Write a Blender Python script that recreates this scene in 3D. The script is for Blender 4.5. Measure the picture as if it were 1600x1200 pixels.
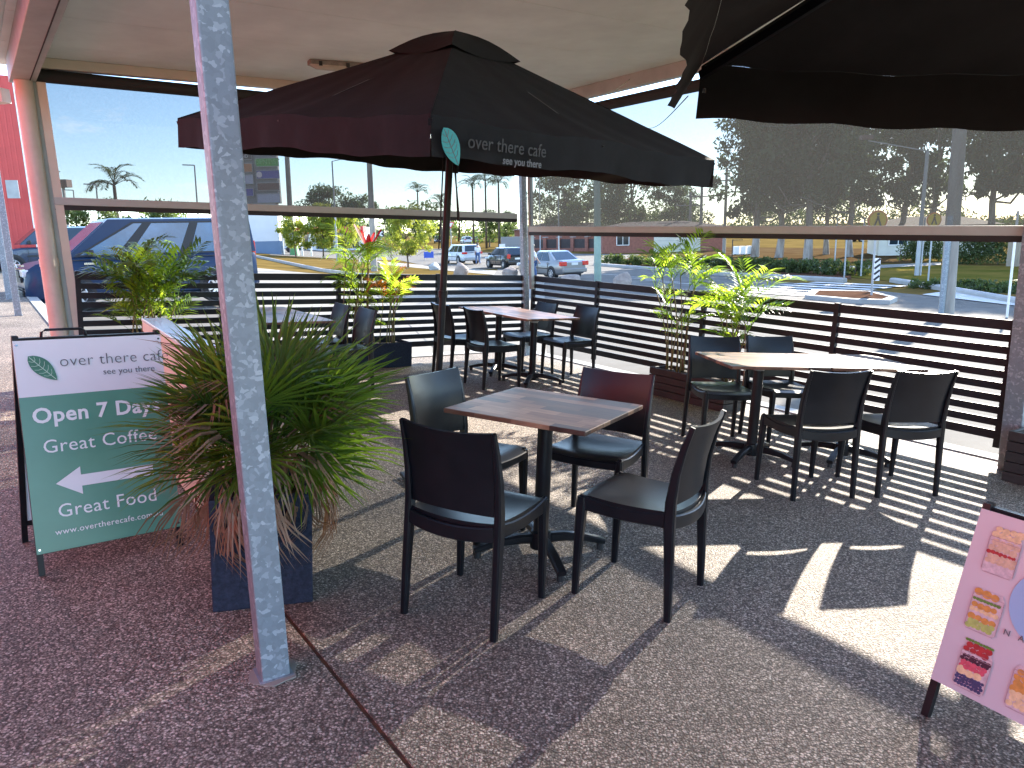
import bpy, bmesh, math, random
import numpy as np
from mathutils import Matrix, Vector

for o in list(bpy.data.objects):
    bpy.data.objects.remove(o)
SC = bpy.context.scene
COL = SC.collection
rad = math.radians

# ------------------------------------------------------------------ camera, light, exposure
FPX = 1181.0                     # focal length in pixels of a 1600 px wide picture
EYE = np.array([0.0, 0.0, 1.5])


def cam_axes(p, r):
    right = np.array([1.0, 0, 0])
    fwd = np.array([0, math.cos(p), -math.sin(p)])
    down = np.cross(fwd, right)
    c, s = math.cos(r), math.sin(r)
    return np.stack([c * right - s * down, s * right + c * down, fwd], 1)


CG = cam_axes(rad(11.49), rad(-1.4))          # camera relative to gravity
CF = cam_axes(rad(10.558), rad(2.135))        # camera relative to the sloping patio slab
RF = CG @ CF.T                                # patio frame -> world
HF = 1.496
cam = bpy.data.cameras.new('camera')
cam.sensor_width = 36.0
cam.lens = 36.0 * FPX / 1600.0
cam.clip_start = 0.05
cam.clip_end = 5000.0
camo = bpy.data.objects.new('camera', cam)
COL.objects.link(camo)
m = Matrix.Identity(4)
for i in range(3):
    m[i][0] = CG[i, 0]
    m[i][1] = -CG[i, 1]
    m[i][2] = -CG[i, 2]
    m[i][3] = EYE[i]
camo.matrix_world = m
SC.camera = camo

SUN_EL, SUN_AZ = rad(24.2), rad(57.2)
sd = RF @ np.array([math.cos(SUN_EL) * math.cos(SUN_AZ), math.cos(SUN_EL) * math.sin(SUN_AZ), math.sin(SUN_EL)])
sun = bpy.data.lights.new('sun', 'SUN')
sun.energy = 2.6
sun.angle = rad(0.53)
sun.color = (1.0, 0.92, 0.8)
suno = bpy.data.objects.new('sun', sun)
COL.objects.link(suno)
suno.rotation_euler = Vector(sd).to_track_quat('Z', 'Y').to_euler()

world = bpy.data.worlds.new('World')
SC.world = world
world.use_nodes = True
nt = world.node_tree
nt.nodes.clear()
wo = nt.nodes.new('ShaderNodeOutputWorld')
bg = nt.nodes.new('ShaderNodeBackground')
bg.inputs['Strength'].default_value = 0.112
sky = nt.nodes.new('ShaderNodeTexSky')
sky.sky_type = 'NISHITA'
sky.sun_disc = False
sky.sun_elevation = math.asin(sd[2])
sky.sun_rotation = math.atan2(sd[0], sd[1])
sky.air_density = 0.8
sky.dust_density = 0.1
sky.ozone_density = 2.6
tc = nt.nodes.new('ShaderNodeTexCoord')
mp = nt.nodes.new('ShaderNodeMapping')
mp.inputs['Scale'].default_value = (1.0, 1.0, 3.2)
mp.inputs['Location'].default_value = (3.1, 0.4, 0.2)
nz = nt.nodes.new('ShaderNodeTexNoise')
nz.inputs['Scale'].default_value = 3.4
nz.inputs['Detail'].default_value = 8.0
nz.inputs['Roughness'].default_value = 0.6
cr = nt.nodes.new('ShaderNodeValToRGB')
cr.color_ramp.elements[0].position = 0.545
cr.color_ramp.elements[0].color = (0, 0, 0, 1)
cr.color_ramp.elements[1].position = 0.72
cr.color_ramp.elements[1].color = (0.8, 0.8, 0.8, 1)
mx = nt.nodes.new('ShaderNodeMixRGB')
mx.inputs[2].default_value = (7.6, 7.0, 6.2, 1)
L = nt.links.new
L(tc.outputs['Generated'], mp.inputs['Vector'])
L(mp.outputs['Vector'], nz.inputs['Vector'])
L(nz.outputs['Fac'], cr.inputs['Fac'])
L(cr.outputs['Color'], mx.inputs[0])
L(sky.outputs['Color'], mx.inputs[1])
L(mx.outputs['Color'], bg.inputs['Color'])
L(bg.outputs['Background'], wo.inputs['Surface'])

vs = SC.view_settings
vs.view_transform = 'Standard'
vs.look = 'None'
vs.gamma = 1.0
vs.use_curve_mapping = False
vs.exposure = 2.98
SC.cycles.max_bounces = 10
SC.cycles.diffuse_bounces = 5
SC.cycles.transparent_max_bounces = 12
SC.cycles.sample_clamp_indirect = 6.0
SC.cycles.use_denoising = True

# ------------------------------------------------------------------ geometry of the place
OC = np.array([0.187, 10.27, 0.0])            # fence corner, patio frame
DR = np.array([0.583, -0.8125, 0.0])          # along the road side fence
DL = np.array([-0.8125, -0.583, 0.0])         # along the car park side fence


def F(p):
    return EYE + RF @ (np.asarray(p, float) - np.array([0, 0, HF]))


FM = Matrix.Identity(4)
_t = F([0, 0, 0])
for i in range(3):
    for j in range(3):
        FM[i][j] = RF[i, j]
    FM[i][3] = _t[i]


def fm(x, y, rz=0.0, z=0.0):
    return FM @ Matrix.Translation((x, y, z)) @ Matrix.Rotation(rz, 4, 'Z')


def wm(x, y, z, rz=0.0, s=1.0):
    return Matrix.Translation((x, y, z)) @ Matrix.Rotation(rz, 4, 'Z') @ Matrix.Scale(s, 4)


def ray(px, py):
    return CG @ np.array([(px - 800) / FPX, (py - 600) / FPX, 1.0])


def zg(x, y):
    """height of the open ground: a gentle fall towards the road, level beyond"""
    g = -0.06 - 0.0442 * x - 0.0232 * y + 0.045 * np.maximum(0, -x - 11)
    k = 0.12
    g = -1.2 + k * np.log1p(np.exp(np.clip((g + 1.2) / k, -50, 50)))
    g = 0.6 - k * np.log1p(np.exp(np.clip((0.6 - g) / k, -50, 50)))
    return g


def gp(px, py, lo=3.0, hi=900.0):
    """point where the line of sight through a picture point meets the ground"""
    d = ray(px, py)
    d = d / math.hypot(d[0], d[1])
    a = lo
    for t in np.geomspace(lo, hi, 700):
        p = EYE + d * t
        if p[2] <= zg(p[0], p[1]):
            for _ in range(30):
                mid = (a + t) / 2
                p = EYE + d * mid
                if p[2] <= zg(p[0], p[1]):
                    t = mid
                else:
                    a = mid
            return p
        a = t
    return EYE + d * hi


def at_y(px, py, y):
    d = ray(px, py)
    return EYE + d * (y / d[1])


# ------------------------------------------------------------------ materials
MATS = {}


def srgb(r, g, b):
    def f(c):
        c /= 255.0
        return c / 12.92 if c <= 0.04045 else ((c + 0.055) / 1.055) ** 2.4
    return (f(r), f(g), f(b))


def mat(name, col, rough=0.6, metal=0.0, spec=0.5, nscale=6.0, namt=0.0, col2=None, bump=0.0, bscale=40.0,
        transl=0.0, tcol=None, rvar=0.0, coat=0.0, stretch=None):
    """principled material with procedural colour and relief variation"""
    m = bpy.data.materials.new(name)
    MATS[name] = m
    m.use_nodes = True
    t = m.node_tree
    p = t.nodes['Principled BSDF']
    out = t.nodes['Material Output']
    p.inputs['Base Color'].default_value = (*col, 1)
    p.inputs['Roughness'].default_value = rough
    p.inputs['Metallic'].default_value = metal
    p.inputs['Specular IOR Level'].default_value = spec
    p.inputs['Coat Weight'].default_value = coat
    p.inputs['Coat Roughness'].default_value = 0.04
    tcn = t.nodes.new('ShaderNodeTexCoord')
    vec = tcn.outputs['Object']
    if stretch:
        mpn = t.nodes.new('ShaderNodeMapping')
        mpn.inputs['Scale'].default_value = stretch
        t.links.new(vec, mpn.inputs['Vector'])
        vec = mpn.outputs['Vector']
    if namt or col2 is not None:
        n = t.nodes.new('ShaderNodeTexNoise')
        n.inputs['Scale'].default_value = nscale
        n.inputs['Detail'].default_value = 6.0
        n.inputs['Roughness'].default_value = 0.62
        t.links.new(vec, n.inputs['Vector'])
        r = t.nodes.new('ShaderNodeValToRGB')
        r.color_ramp.elements[0].position = 0.33
        r.color_ramp.elements[1].position = 0.68
        if col2 is None:
            c2 = tuple(min(1, c * (1 + namt)) for c in col)
            c1 = tuple(c * (1 - namt) for c in col)
        else:
            c1, c2 = col, col2
        r.color_ramp.elements[0].color = (*c1, 1)
        r.color_ramp.elements[1].color = (*c2, 1)
        t.links.new(n.outputs['Fac'], r.inputs['Fac'])
        t.links.new(r.outputs['Color'], p.inputs['Base Color'])
        if rvar:
            mr = t.nodes.new('ShaderNodeMapRange')
            mr.inputs['To Min'].default_value = max(0, rough - rvar)
            mr.inputs['To Max'].default_value = min(1, rough + rvar)
            t.links.new(n.outputs['Fac'], mr.inputs['Value'])
            t.links.new(mr.outputs['Result'], p.inputs['Roughness'])
    if bump:
        n2 = t.nodes.new('ShaderNodeTexNoise')
        n2.inputs['Scale'].default_value = bscale
        n2.inputs['Detail'].default_value = 4.0
        t.links.new(vec, n2.inputs['Vector'])
        b = t.nodes.new('ShaderNodeBump')
        b.inputs['Strength'].default_value = bump
        b.inputs['Distance'].default_value = 0.01
        t.links.new(n2.outputs['Fac'], b.inputs['Height'])
        t.links.new(b.outputs['Normal'], p.inputs['Normal'])
    if transl:
        tr = t.nodes.new('ShaderNodeBsdfTranslucent')
        tr.inputs['Color'].default_value = (*(tcol or col), 1)
        ms = t.nodes.new('ShaderNodeMixShader')
        ms.inputs[0].default_value = transl
        t.links.new(p.outputs[0], ms.inputs[1])
        t.links.new(tr.outputs[0], ms.inputs[2])
        t.links.new(ms.outputs[0], out.inputs['Surface'])
    return m


def nodes_of(m):
    return m.node_tree, m.node_tree.nodes['Principled BSDF'], m.node_tree.nodes['Material Output']


# exposed aggregate paving: pale and dark pebbles set in a brown grey matrix
pm = mat('exposed_aggregate', (0.2, 0.17, 0.15), 0.75, spec=0.4)
t, p, out = nodes_of(pm)
tcn = t.nodes.new('ShaderNodeTexCoord')
wv = t.nodes.new('ShaderNodeTexNoise'); wv.inputs['Scale'].default_value = 60.0
vadd = t.nodes.new('ShaderNodeMixRGB'); vadd.blend_type = 'ADD'; vadd.inputs[0].default_value = 0.012
vo = t.nodes.new('ShaderNodeTexVoronoi'); vo.inputs['Scale'].default_value = 120.0
vo2 = t.nodes.new('ShaderNodeTexVoronoi'); vo2.inputs['Scale'].default_value = 88.0
rp = t.nodes.new('ShaderNodeValToRGB')
e = rp.color_ramp.elements
e[0].position = 0.0; e[0].color = (0.135, 0.117, 0.102, 1)
e[1].position = 1.0; e[1].color = (0.7, 0.64, 0.57, 1)
for pos, c in ((0.34, (0.22, 0.188, 0.163)), (0.6, (0.305, 0.262, 0.23)), (0.82, (0.39, 0.34, 0.295)), (0.95, (0.54, 0.485, 0.425))):
    q = e.new(pos); q.color = (*c, 1)
bw = t.nodes.new('ShaderNodeSeparateColor')
dr_ = t.nodes.new('ShaderNodeValToRGB')
dr_.color_ramp.elements[0].position = 0.32; dr_.color_ramp.elements[0].color = (1, 1, 1, 1)
dr_.color_ramp.elements[1].position = 0.62; dr_.color_ramp.elements[1].color = (0.34, 0.315, 0.295, 1)
mul = t.nodes.new('ShaderNodeMixRGB'); mul.blend_type = 'MULTIPLY'; mul.inputs[0].default_value = 1.0
st = t.nodes.new('ShaderNodeTexNoise'); st.inputs['Scale'].default_value = 1.1; st.inputs['Detail'].default_value = 7.0
sr = t.nodes.new('ShaderNodeValToRGB')
sr.color_ramp.elements[0].position = 0.3; sr.color_ramp.elements[0].color = (0.7, 0.66, 0.6, 1)
sr.color_ramp.elements[1].position = 0.7; sr.color_ramp.elements[1].color = (1.18, 1.12, 1.03, 1)
mul2 = t.nodes.new('ShaderNodeMixRGB'); mul2.blend_type = 'MULTIPLY'; mul2.inputs[0].default_value = 1.0
bm_ = t.nodes.new('ShaderNodeBump'); bm_.inputs['Strength'].default_value = 0.8; bm_.inputs['Distance'].default_value = 0.005
inv = t.nodes.new('ShaderNodeMath'); inv.operation = 'MULTIPLY'; inv.inputs[1].default_value = -1.0
lk = t.links.new
lk(tcn.outputs['Object'], wv.inputs['Vector'])
lk(tcn.outputs['Object'], vadd.inputs[1]); lk(wv.outputs['Color'], vadd.inputs[2])
lk(vadd.outputs[0], vo.inputs['Vector']); lk(vadd.outputs[0], vo2.inputs['Vector'])
lk(vo.outputs['Color'], bw.inputs[0]); lk(bw.outputs[0], rp.inputs['Fac'])
lk(vo.outputs['Distance'], dr_.inputs['Fac'])
lk(rp.outputs['Color'], mul.inputs[1]); lk(dr_.outputs['Color'], mul.inputs[2])
lk(tcn.outputs['Object'], st.inputs['Vector']); lk(st.outputs['Fac'], sr.inputs['Fac'])
sc2 = t.nodes.new('ShaderNodeSeparateColor')
cp = t.nodes.new('ShaderNodeMath'); cp.operation = 'GREATER_THAN'; cp.inputs[1].default_value = 0.84
dl_ = t.nodes.new('ShaderNodeMath'); dl_.operation = 'LESS_THAN'; dl_.inputs[1].default_value = 0.42
mk = t.nodes.new('ShaderNodeMath'); mk.operation = 'MULTIPLY'
pale = t.nodes.new('ShaderNodeMixRGB'); pale.inputs[2].default_value = (0.6, 0.53, 0.48, 1)
mk2 = t.nodes.new('ShaderNodeMath'); mk2.operation = 'MULTIPLY'; mk2.inputs[1].default_value = 0.8
lk(vo2.outputs['Color'], sc2.inputs[0]); lk(sc2.outputs[1], cp.inputs[0]); lk(vo2.outputs['Distance'], dl_.inputs[0])
lk(cp.outputs[0], mk.inputs[0]); lk(dl_.outputs[0], mk.inputs[1]); lk(mk.outputs[0], mk2.inputs[0]); lk(mk2.outputs[0], pale.inputs[0])
lk(mul.outputs[0], pale.inputs[1])
lk(pale.outputs[0], mul2.inputs[1]); lk(sr.outputs['Color'], mul2.inputs[2])
sn = t.nodes.new('ShaderNodeTexNoise'); sn.inputs['Scale'].default_value = 6.5; sn.inputs['Detail'].default_value = 3.0
srp = t.nodes.new('ShaderNodeValToRGB')
srp.color_ramp.elements[0].position = 0.66; srp.color_ramp.elements[0].color = (1, 1, 1, 1)
srp.color_ramp.elements[1].position = 0.75; srp.color_ramp.elements[1].color = (0.6, 0.57, 0.55, 1)
mul3 = t.nodes.new('ShaderNodeMixRGB'); mul3.blend_type = 'MULTIPLY'; mul3.inputs[0].default_value = 1.0
lk(tcn.outputs['Object'], sn.inputs['Vector']); lk(sn.outputs['Fac'], srp.inputs['Fac'])
lk(mul2.outputs[0], mul3.inputs[1]); lk(srp.outputs['Color'], mul3.inputs[2])
lk(mul3.outputs[0], p.inputs['Base Color'])
lk(vo.outputs['Distance'], inv.inputs[0]); lk(inv.outputs[0], bm_.inputs['Height']); lk(bm_.outputs['Normal'], p.inputs['Normal'])

# hot dip galvanised steel with spangle
gm = mat('galvanised_steel', (0.36, 0.4, 0.43), 0.5, metal=0.25, spec=0.5)
t, p, out = nodes_of(gm)
tcn = t.nodes.new('ShaderNodeTexCoord')
v = t.nodes.new('ShaderNodeTexVoronoi'); v.inputs['Scale'].default_value = 66.0
wn = t.nodes.new('ShaderNodeTexNoise'); wn.inputs['Scale'].default_value = 40.0
ad = t.nodes.new('ShaderNodeMixRGB'); ad.blend_type = 'ADD'; ad.inputs[0].default_value = 0.03
sp = t.nodes.new('ShaderNodeSeparateColor')
r = t.nodes.new('ShaderNodeValToRGB'); r.color_ramp.interpolation = 'EASE'
e = r.color_ramp.elements
e[0].position = 0.0; e[0].color = (0.19, 0.225, 0.25, 1)
e[1].position = 1.0; e[1].color = (0.36, 0.41, 0.45, 1)
q = e.new(0.72); q.color = (0.215, 0.255, 0.285, 1)
q = e.new(0.86); q.color = (0.285, 0.33, 0.365, 1)
bn = t.nodes.new('ShaderNodeTexNoise'); bn.inputs['Scale'].default_value = 3.0; bn.inputs['Detail'].default_value = 6
mr = t.nodes.new('ShaderNodeMapRange'); mr.inputs['To Min'].default_value = 0.35; mr.inputs['To Max'].default_value = 0.65
t.links.new(tcn.outputs['Object'], wn.inputs['Vector'])
t.links.new(tcn.outputs['Object'], ad.inputs[1]); t.links.new(wn.outputs['Color'], ad.inputs[2])
t.links.new(ad.outputs[0], v.inputs['Vector']); t.links.new(v.outputs['Color'], sp.inputs[0])
t.links.new(sp.outputs[0], r.inputs['Fac']); t.links.new(r.outputs['Color'], p.inputs['Base Color'])
t.links.new(tcn.outputs['Object'], bn.inputs['Vector']); t.links.new(bn.outputs['Fac'], mr.inputs['Value'])
t.links.new(mr.outputs['Result'], p.inputs['Roughness'])

# printed laminate table top: strips of mixed timber
wmt = mat('timber_block_laminate', (0.2, 0.1, 0.06), 0.36, spec=0.22)
t, p, out = nodes_of(wmt)
tcn = t.nodes.new('ShaderNodeTexCoord')
br = t.nodes.new('ShaderNodeTexBrick')
br.offset = 0.37; br.offset_frequency = 2; br.squash = 1.35; br.squash_frequency = 3
br.inputs['Scale'].default_value = 1.0
br.inputs['Brick Width'].default_value = 0.19
br.inputs['Row Height'].default_value = 0.071
br.inputs['Mortar Size'].default_value = 0.0006
br.inputs['Bias'].default_value = 0.0
br.inputs['Color1'].default_value = (0, 0, 0, 1)
br.inputs['Color2'].default_value = (1, 1, 1, 1)
br.inputs['Mortar'].default_value = (0.35, 0.35, 0.35, 1)
rw = t.nodes.new('ShaderNodeValToRGB')
e = rw.color_ramp.elements
e[0].position = 0.0; e[0].color = (0.065, 0.04, 0.033, 1)
e[1].position = 1.0; e[1].color = (0.33, 0.19, 0.115, 1)
for pos, c in ((0.25, (0.12, 0.062, 0.04)), (0.5, (0.19, 0.095, 0.058)), (0.75, (0.25, 0.135, 0.082))):
    q = e.new(pos); q.color = (*c, 1)
mpn = t.nodes.new('ShaderNodeMapping'); mpn.inputs['Scale'].default_value = (9.0, 120.0, 9.0)
gn = t.nodes.new('ShaderNodeTexNoise'); gn.inputs['Scale'].default_value = 1.0; gn.inputs['Detail'].default_value = 8
gr = t.nodes.new('ShaderNodeValToRGB')
gr.color_ramp.elements[0].position = 0.3; gr.color_ramp.elements[0].color = (0.62, 0.6, 0.6, 1)
gr.color_ramp.elements[1].position = 0.7; gr.color_ramp.elements[1].color = (1.15, 1.12, 1.1, 1)
mw = t.nodes.new('ShaderNodeMixRGB'); mw.blend_type = 'MULTIPLY'; mw.inputs[0].default_value = 1.0
t.links.new(tcn.outputs['Object'], br.inputs['Vector']); t.links.new(br.outputs['Color'], rw.inputs['Fac'])
t.links.new(tcn.outputs['Object'], mpn.inputs['Vector']); t.links.new(mpn.outputs['Vector'], gn.inputs['Vector'])
t.links.new(gn.outputs['Fac'], gr.inputs['Fac']); t.links.new(rw.outputs['Color'], mw.inputs[1]); t.links.new(gr.outputs['Color'], mw.inputs[2])
t.links.new(mw.outputs[0], p.inputs['Base Color'])

# open weave sun screen: part see-through, part lit from outside
bmt = bpy.data.materials.new('screen_mesh'); MATS['screen_mesh'] = bmt
bmt.use_nodes = True
t = bmt.node_tree
t.nodes.clear()
out = t.nodes.new('ShaderNodeOutputMaterial')
tp = t.nodes.new('ShaderNodeBsdfTransparent'); tp.inputs['Color'].default_value = (1, 1, 1, 1)
tl = t.nodes.new('ShaderNodeBsdfTranslucent'); tl.inputs['Color'].default_value = (0.03, 0.03, 0.029, 1)
df = t.nodes.new('ShaderNodeBsdfDiffuse'); df.inputs['Color'].default_value = (0.035, 0.035, 0.034, 1)
m1 = t.nodes.new('ShaderNodeMixShader'); m1.inputs[0].default_value = 0.55
m2 = t.nodes.new('ShaderNodeMixShader')
tcn = t.nodes.new('ShaderNodeTexCoord')
nn = t.nodes.new('ShaderNodeTexNoise'); nn.inputs['Scale'].default_value = 55.0; nn.inputs['Detail'].default_value = 3
mr = t.nodes.new('ShaderNodeMapRange'); mr.inputs['To Min'].default_value = 0.8; mr.inputs['To Max'].default_value = 0.85
t.links.new(tcn.outputs['Object'], nn.inputs['Vector']); t.links.new(nn.outputs['Fac'], mr.inputs['Value'])
t.links.new(mr.outputs['Result'], m2.inputs[0])
t.links.new(df.outputs[0], m1.inputs[1]); t.links.new(tl.outputs[0], m1.inputs[2])
t.links.new(tp.outputs[0], m2.inputs[1]); t.links.new(m1.outputs[0], m2.inputs[2])
t.links.new(m2.outputs[0], out.inputs['Surface'])

# tinted car glass
mat('car_glass', (0.02, 0.03, 0.04), 0.06, spec=0.7, namt=0.2, nscale=2)
mat('van_glass', (0.05, 0.12, 0.2), 0.08, spec=0.6, namt=0.25, nscale=1.5)

mat('black_resin', (0.006, 0.0065, 0.009), 0.32, spec=0.32, namt=0.2, nscale=9, rvar=0.07, bump=0.03, bscale=300)
mat('black_powder_coat', (0.009, 0.009, 0.011), 0.38, spec=0.28, namt=0.25, nscale=14, rvar=0.08)
mat('charcoal_slat_paint', (0.015, 0.016, 0.02), 0.55, spec=0.3, namt=0.25, nscale=12, bump=0.05, bscale=120, stretch=(1, 1, 6))
mat('black_canvas', (0.012, 0.011, 0.011), 0.85, spec=0.25, namt=0.25, nscale=7, bump=0.12, bscale=18, transl=0.05, tcol=(0.03, 0.027, 0.02))
mat('ceiling_white', (0.76, 0.82, 0.77), 0.5, spec=0.4, namt=0.09, nscale=1.6)
mat('cream_metal', (0.62, 0.56, 0.45), 0.45, spec=0.4, namt=0.06, nscale=3)
mat('beam_paint', (0.4, 0.44, 0.41), 0.5, spec=0.4, namt=0.1, nscale=5, bump=0.05, bscale=60)
mat('tan_tube_paint', (0.58, 0.5, 0.42), 0.45, spec=0.4, namt=0.07, nscale=6)
mat('blind_bar', (0.41, 0.44, 0.4), 0.45, spec=0.4, namt=0.05, nscale=8)
mat('dark_rubber', (0.02, 0.018, 0.017), 0.7)
mat('white_paint', (0.78, 0.77, 0.74), 0.5, namt=0.05, nscale=4)
mat('sign_white', (0.72, 0.7, 0.72), 0.3, namt=0.02, nscale=5)
mat('sign_green', (0.1, 0.27, 0.19), 0.28, spec=0.5, namt=0.05, nscale=5)
mat('sign_lettering_white', (0.78, 0.78, 0.78), 0.4)
mat('sign_lettering_grey', (0.1, 0.095, 0.11), 0.4)
mat('sign_leaf_green', (0.045, 0.17, 0.1), 0.35, namt=0.25, nscale=14)
mat('sign_leaf_vein', (0.5, 0.62, 0.5), 0.4)
mat('teal_print', (0.02, 0.3, 0.28), 0.5, namt=0.15, nscale=10)
mat('pale_print', (0.14, 0.14, 0.14), 0.6)
mat('faint_print', (0.03, 0.025, 0.022), 0.6)
mat('poster_pink', (0.6, 0.48, 0.5), 0.3, namt=0.03, nscale=4)
mat('poster_blue', (0.28, 0.42, 0.6), 0.35)
mat('planter_navy', (0.022, 0.03, 0.05), 0.85, spec=0.25, namt=0.35, nscale=60, bump=0.3, bscale=150)
mat('planter_dark_timber', (0.03, 0.024, 0.022), 0.65, namt=0.3, nscale=10, bump=0.15, bscale=30, stretch=(1, 1, 6))
mat('potting_soil', (0.035, 0.024, 0.017), 0.95, namt=0.4, nscale=30, bump=0.6, bscale=60)
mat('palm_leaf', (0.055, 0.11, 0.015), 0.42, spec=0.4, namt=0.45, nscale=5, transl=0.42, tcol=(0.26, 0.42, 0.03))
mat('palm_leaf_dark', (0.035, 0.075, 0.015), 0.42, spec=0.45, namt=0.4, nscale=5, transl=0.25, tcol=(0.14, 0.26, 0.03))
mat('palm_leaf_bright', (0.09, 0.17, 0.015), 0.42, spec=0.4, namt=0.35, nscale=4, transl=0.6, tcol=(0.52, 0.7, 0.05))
mat('palm_leaf_dead', (0.2, 0.115, 0.065), 0.7, namt=0.35, nscale=7, transl=0.2, tcol=(0.35, 0.16, 0.06))
mat('palm_leaf_tan', (0.25, 0.19, 0.13), 0.75, namt=0.35, nscale=7, transl=0.15, tcol=(0.35, 0.22, 0.12))
mat('palm_leaf_orange', (0.3, 0.1, 0.025), 0.55, namt=0.3, nscale=5, transl=0.5, tcol=(0.65, 0.2, 0.03))
mat('cane_green', (0.15, 0.14, 0.05), 0.55, namt=0.4, nscale=8)
mat('cane_brown', (0.16, 0.1, 0.06), 0.7, namt=0.4, nscale=8)
mat('cordyline_red', (0.3, 0.02, 0.025), 0.4, namt=0.3, nscale=6, transl=0.5, tcol=(0.75, 0.04, 0.04))
mat('cordyline_pale', (0.5, 0.36, 0.33), 0.45, namt=0.2, nscale=6, transl=0.4, tcol=(0.7, 0.45, 0.4))
mat('red_cladding', (0.52, 0.06, 0.055), 0.45, spec=0.4, namt=0.06, nscale=2)
mat('asphalt', (0.14, 0.13, 0.115), 0.95, spec=0.1, namt=0.2, nscale=0.8, bump=0.2, bscale=60)
mat('concrete', (0.26, 0.24, 0.205), 0.95, spec=0.1, namt=0.14, nscale=0.9, bump=0.1, bscale=40)
mat('kerb_concrete', (0.32, 0.31, 0.29), 0.8, namt=0.12, nscale=2)
mat('road_marking', (0.5, 0.49, 0.46), 0.7, namt=0.08, nscale=3)
mat('dry_grass', (0.1, 0.07, 0.024), 1.0, spec=0.0, col2=(0.18, 0.12, 0.04), nscale=0.35, bump=0.5, bscale=10)
mat('lawn', (0.085, 0.085, 0.016), 1.0, spec=0.0, col2=(0.2, 0.135, 0.035), nscale=0.3, bump=0.5, bscale=10)
mat('leaf_litter', (0.12, 0.082, 0.04), 1.0, spec=0.0, col2=(0.07, 0.04, 0.02), nscale=0.5)
mat('mulch', (0.1, 0.055, 0.035), 1.0, spec=0.0, namt=0.3, nscale=2)
mat('bark_pale', (0.36, 0.32, 0.28), 0.85, col2=(0.16, 0.12, 0.09), nscale=3, bump=0.3, bscale=8, stretch=(1, 1, 0.3))
mat('bark_dark', (0.09, 0.065, 0.045), 0.9, namt=0.35, nscale=5, bump=0.4, bscale=12, stretch=(1, 1, 0.3))
mat('timber_pole', (0.27, 0.25, 0.22), 0.85, namt=0.25, nscale=5, stretch=(1, 1, 0.15))
mat('green_pole', (0.22, 0.3, 0.24), 0.6, namt=0.12, nscale=3)
mat('pole_grey', (0.34, 0.35, 0.35), 0.5, namt=0.1, nscale=3)
mat('leaf_eucalypt', (0.055, 0.085, 0.038), 0.6, namt=0.5, nscale=0.9, transl=0.35, tcol=(0.18, 0.26, 0.085))
mat('leaf_yellowgreen', (0.12, 0.17, 0.02), 0.6, namt=0.35, nscale=1.2, transl=0.45, tcol=(0.42, 0.46, 0.05))
mat('leaf_midgreen', (0.05, 0.085, 0.02), 0.6, namt=0.4, nscale=1.2, transl=0.35, tcol=(0.17, 0.24, 0.04))
mat('leaf_hedge', (0.045, 0.065, 0.018), 0.7, namt=0.4, nscale=2, transl=0.3, tcol=(0.13, 0.18, 0.03))
mat('boulder_stone', (0.3, 0.24, 0.2), 0.85, namt=0.25, nscale=3, bump=0.6, bscale=6)
mat('brick_wall', (0.25, 0.1, 0.07), 0.85, namt=0.2, nscale=4)
mat('fence_panel_dark', (0.045, 0.033, 0.03), 0.7, namt=0.2, nscale=3)
mat('roof_tile', (0.14, 0.09, 0.075), 0.8, namt=0.2, nscale=3)
mat('garage_cream', (0.55, 0.53, 0.45), 0.6, namt=0.05, nscale=2)
mat('timber_paling', (0.3, 0.24, 0.17), 0.85, namt=0.25, nscale=3, stretch=(3, 3, 0.3))
mat('grey_paling', (0.22, 0.21, 0.2), 0.85, namt=0.2, nscale=3)
mat('tyre', (0.015, 0.015, 0.016), 0.85)
mat('rim_alloy', (0.55, 0.56, 0.58), 0.3, metal=0.7, namt=0.05, nscale=5)
mat('van_blue', (0.01, 0.028, 0.072), 0.35, metal=0.0, spec=0.25, coat=0.12, namt=0.06, nscale=1.5)
mat('car_navy', (0.02, 0.03, 0.06), 0.25, spec=0.6, coat=0.7, namt=0.06, nscale=1.5)
mat('car_white', (0.6, 0.64, 0.68), 0.3, spec=0.5, coat=0.6, namt=0.04, nscale=1.5)
mat('car_silver', (0.2, 0.2, 0.2), 0.3, metal=0.3, coat=0.6, namt=0.05, nscale=1.5)
mat('car_black', (0.012, 0.013, 0.015), 0.25, spec=0.6, coat=0.7, namt=0.06, nscale=1.5)
mat('black_plastic', (0.015, 0.015, 0.016), 0.55)
mat('tail_lamp_red', (0.55, 0.02, 0.015), 0.2, spec=0.6)
mat('head_lamp', (0.6, 0.62, 0.65), 0.12, spec=0.8)
mat('chrome', (0.6, 0.6, 0.62), 0.18, metal=0.9)
mat('number_plate', (0.65, 0.65, 0.6), 0.5)
mat('sign_yellow', (0.75, 0.5, 0.02), 0.5)
mat('sign_orange', (0.75, 0.18, 0.03), 0.5)
mat('sign_red', (0.6, 0.03, 0.03), 0.5)
mat('sign_black', (0.02, 0.02, 0.02), 0.6)
mat('sign_blue', (0.03, 0.08, 0.4), 0.5)
mat('pylon_grey', (0.2, 0.2, 0.21), 0.6, namt=0.08, nscale=1)
mat('pylon_white', (0.58, 0.58, 0.6), 0.55, namt=0.04, nscale=1)
mat('pylon_blue', (0.11, 0.17, 0.27), 0.55, namt=0.05, nscale=1)
mat('panel_green', (0.06, 0.3, 0.05), 0.5)
mat('panel_green_print', (0.2, 0.5, 0.18), 0.5)
mat('panel_purple', (0.07, 0.07, 0.3), 0.5)
mat('panel_pale', (0.4, 0.4, 0.5), 0.5)
mat('panel_brown', (0.14, 0.07, 0.06), 0.5)
mat('panel_orange', (0.42, 0.17, 0.08), 0.5)
mat('panel_dark', (0.06, 0.055, 0.06), 0.5)
mat('skin', (0.42, 0.26, 0.19), 0.6)
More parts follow.
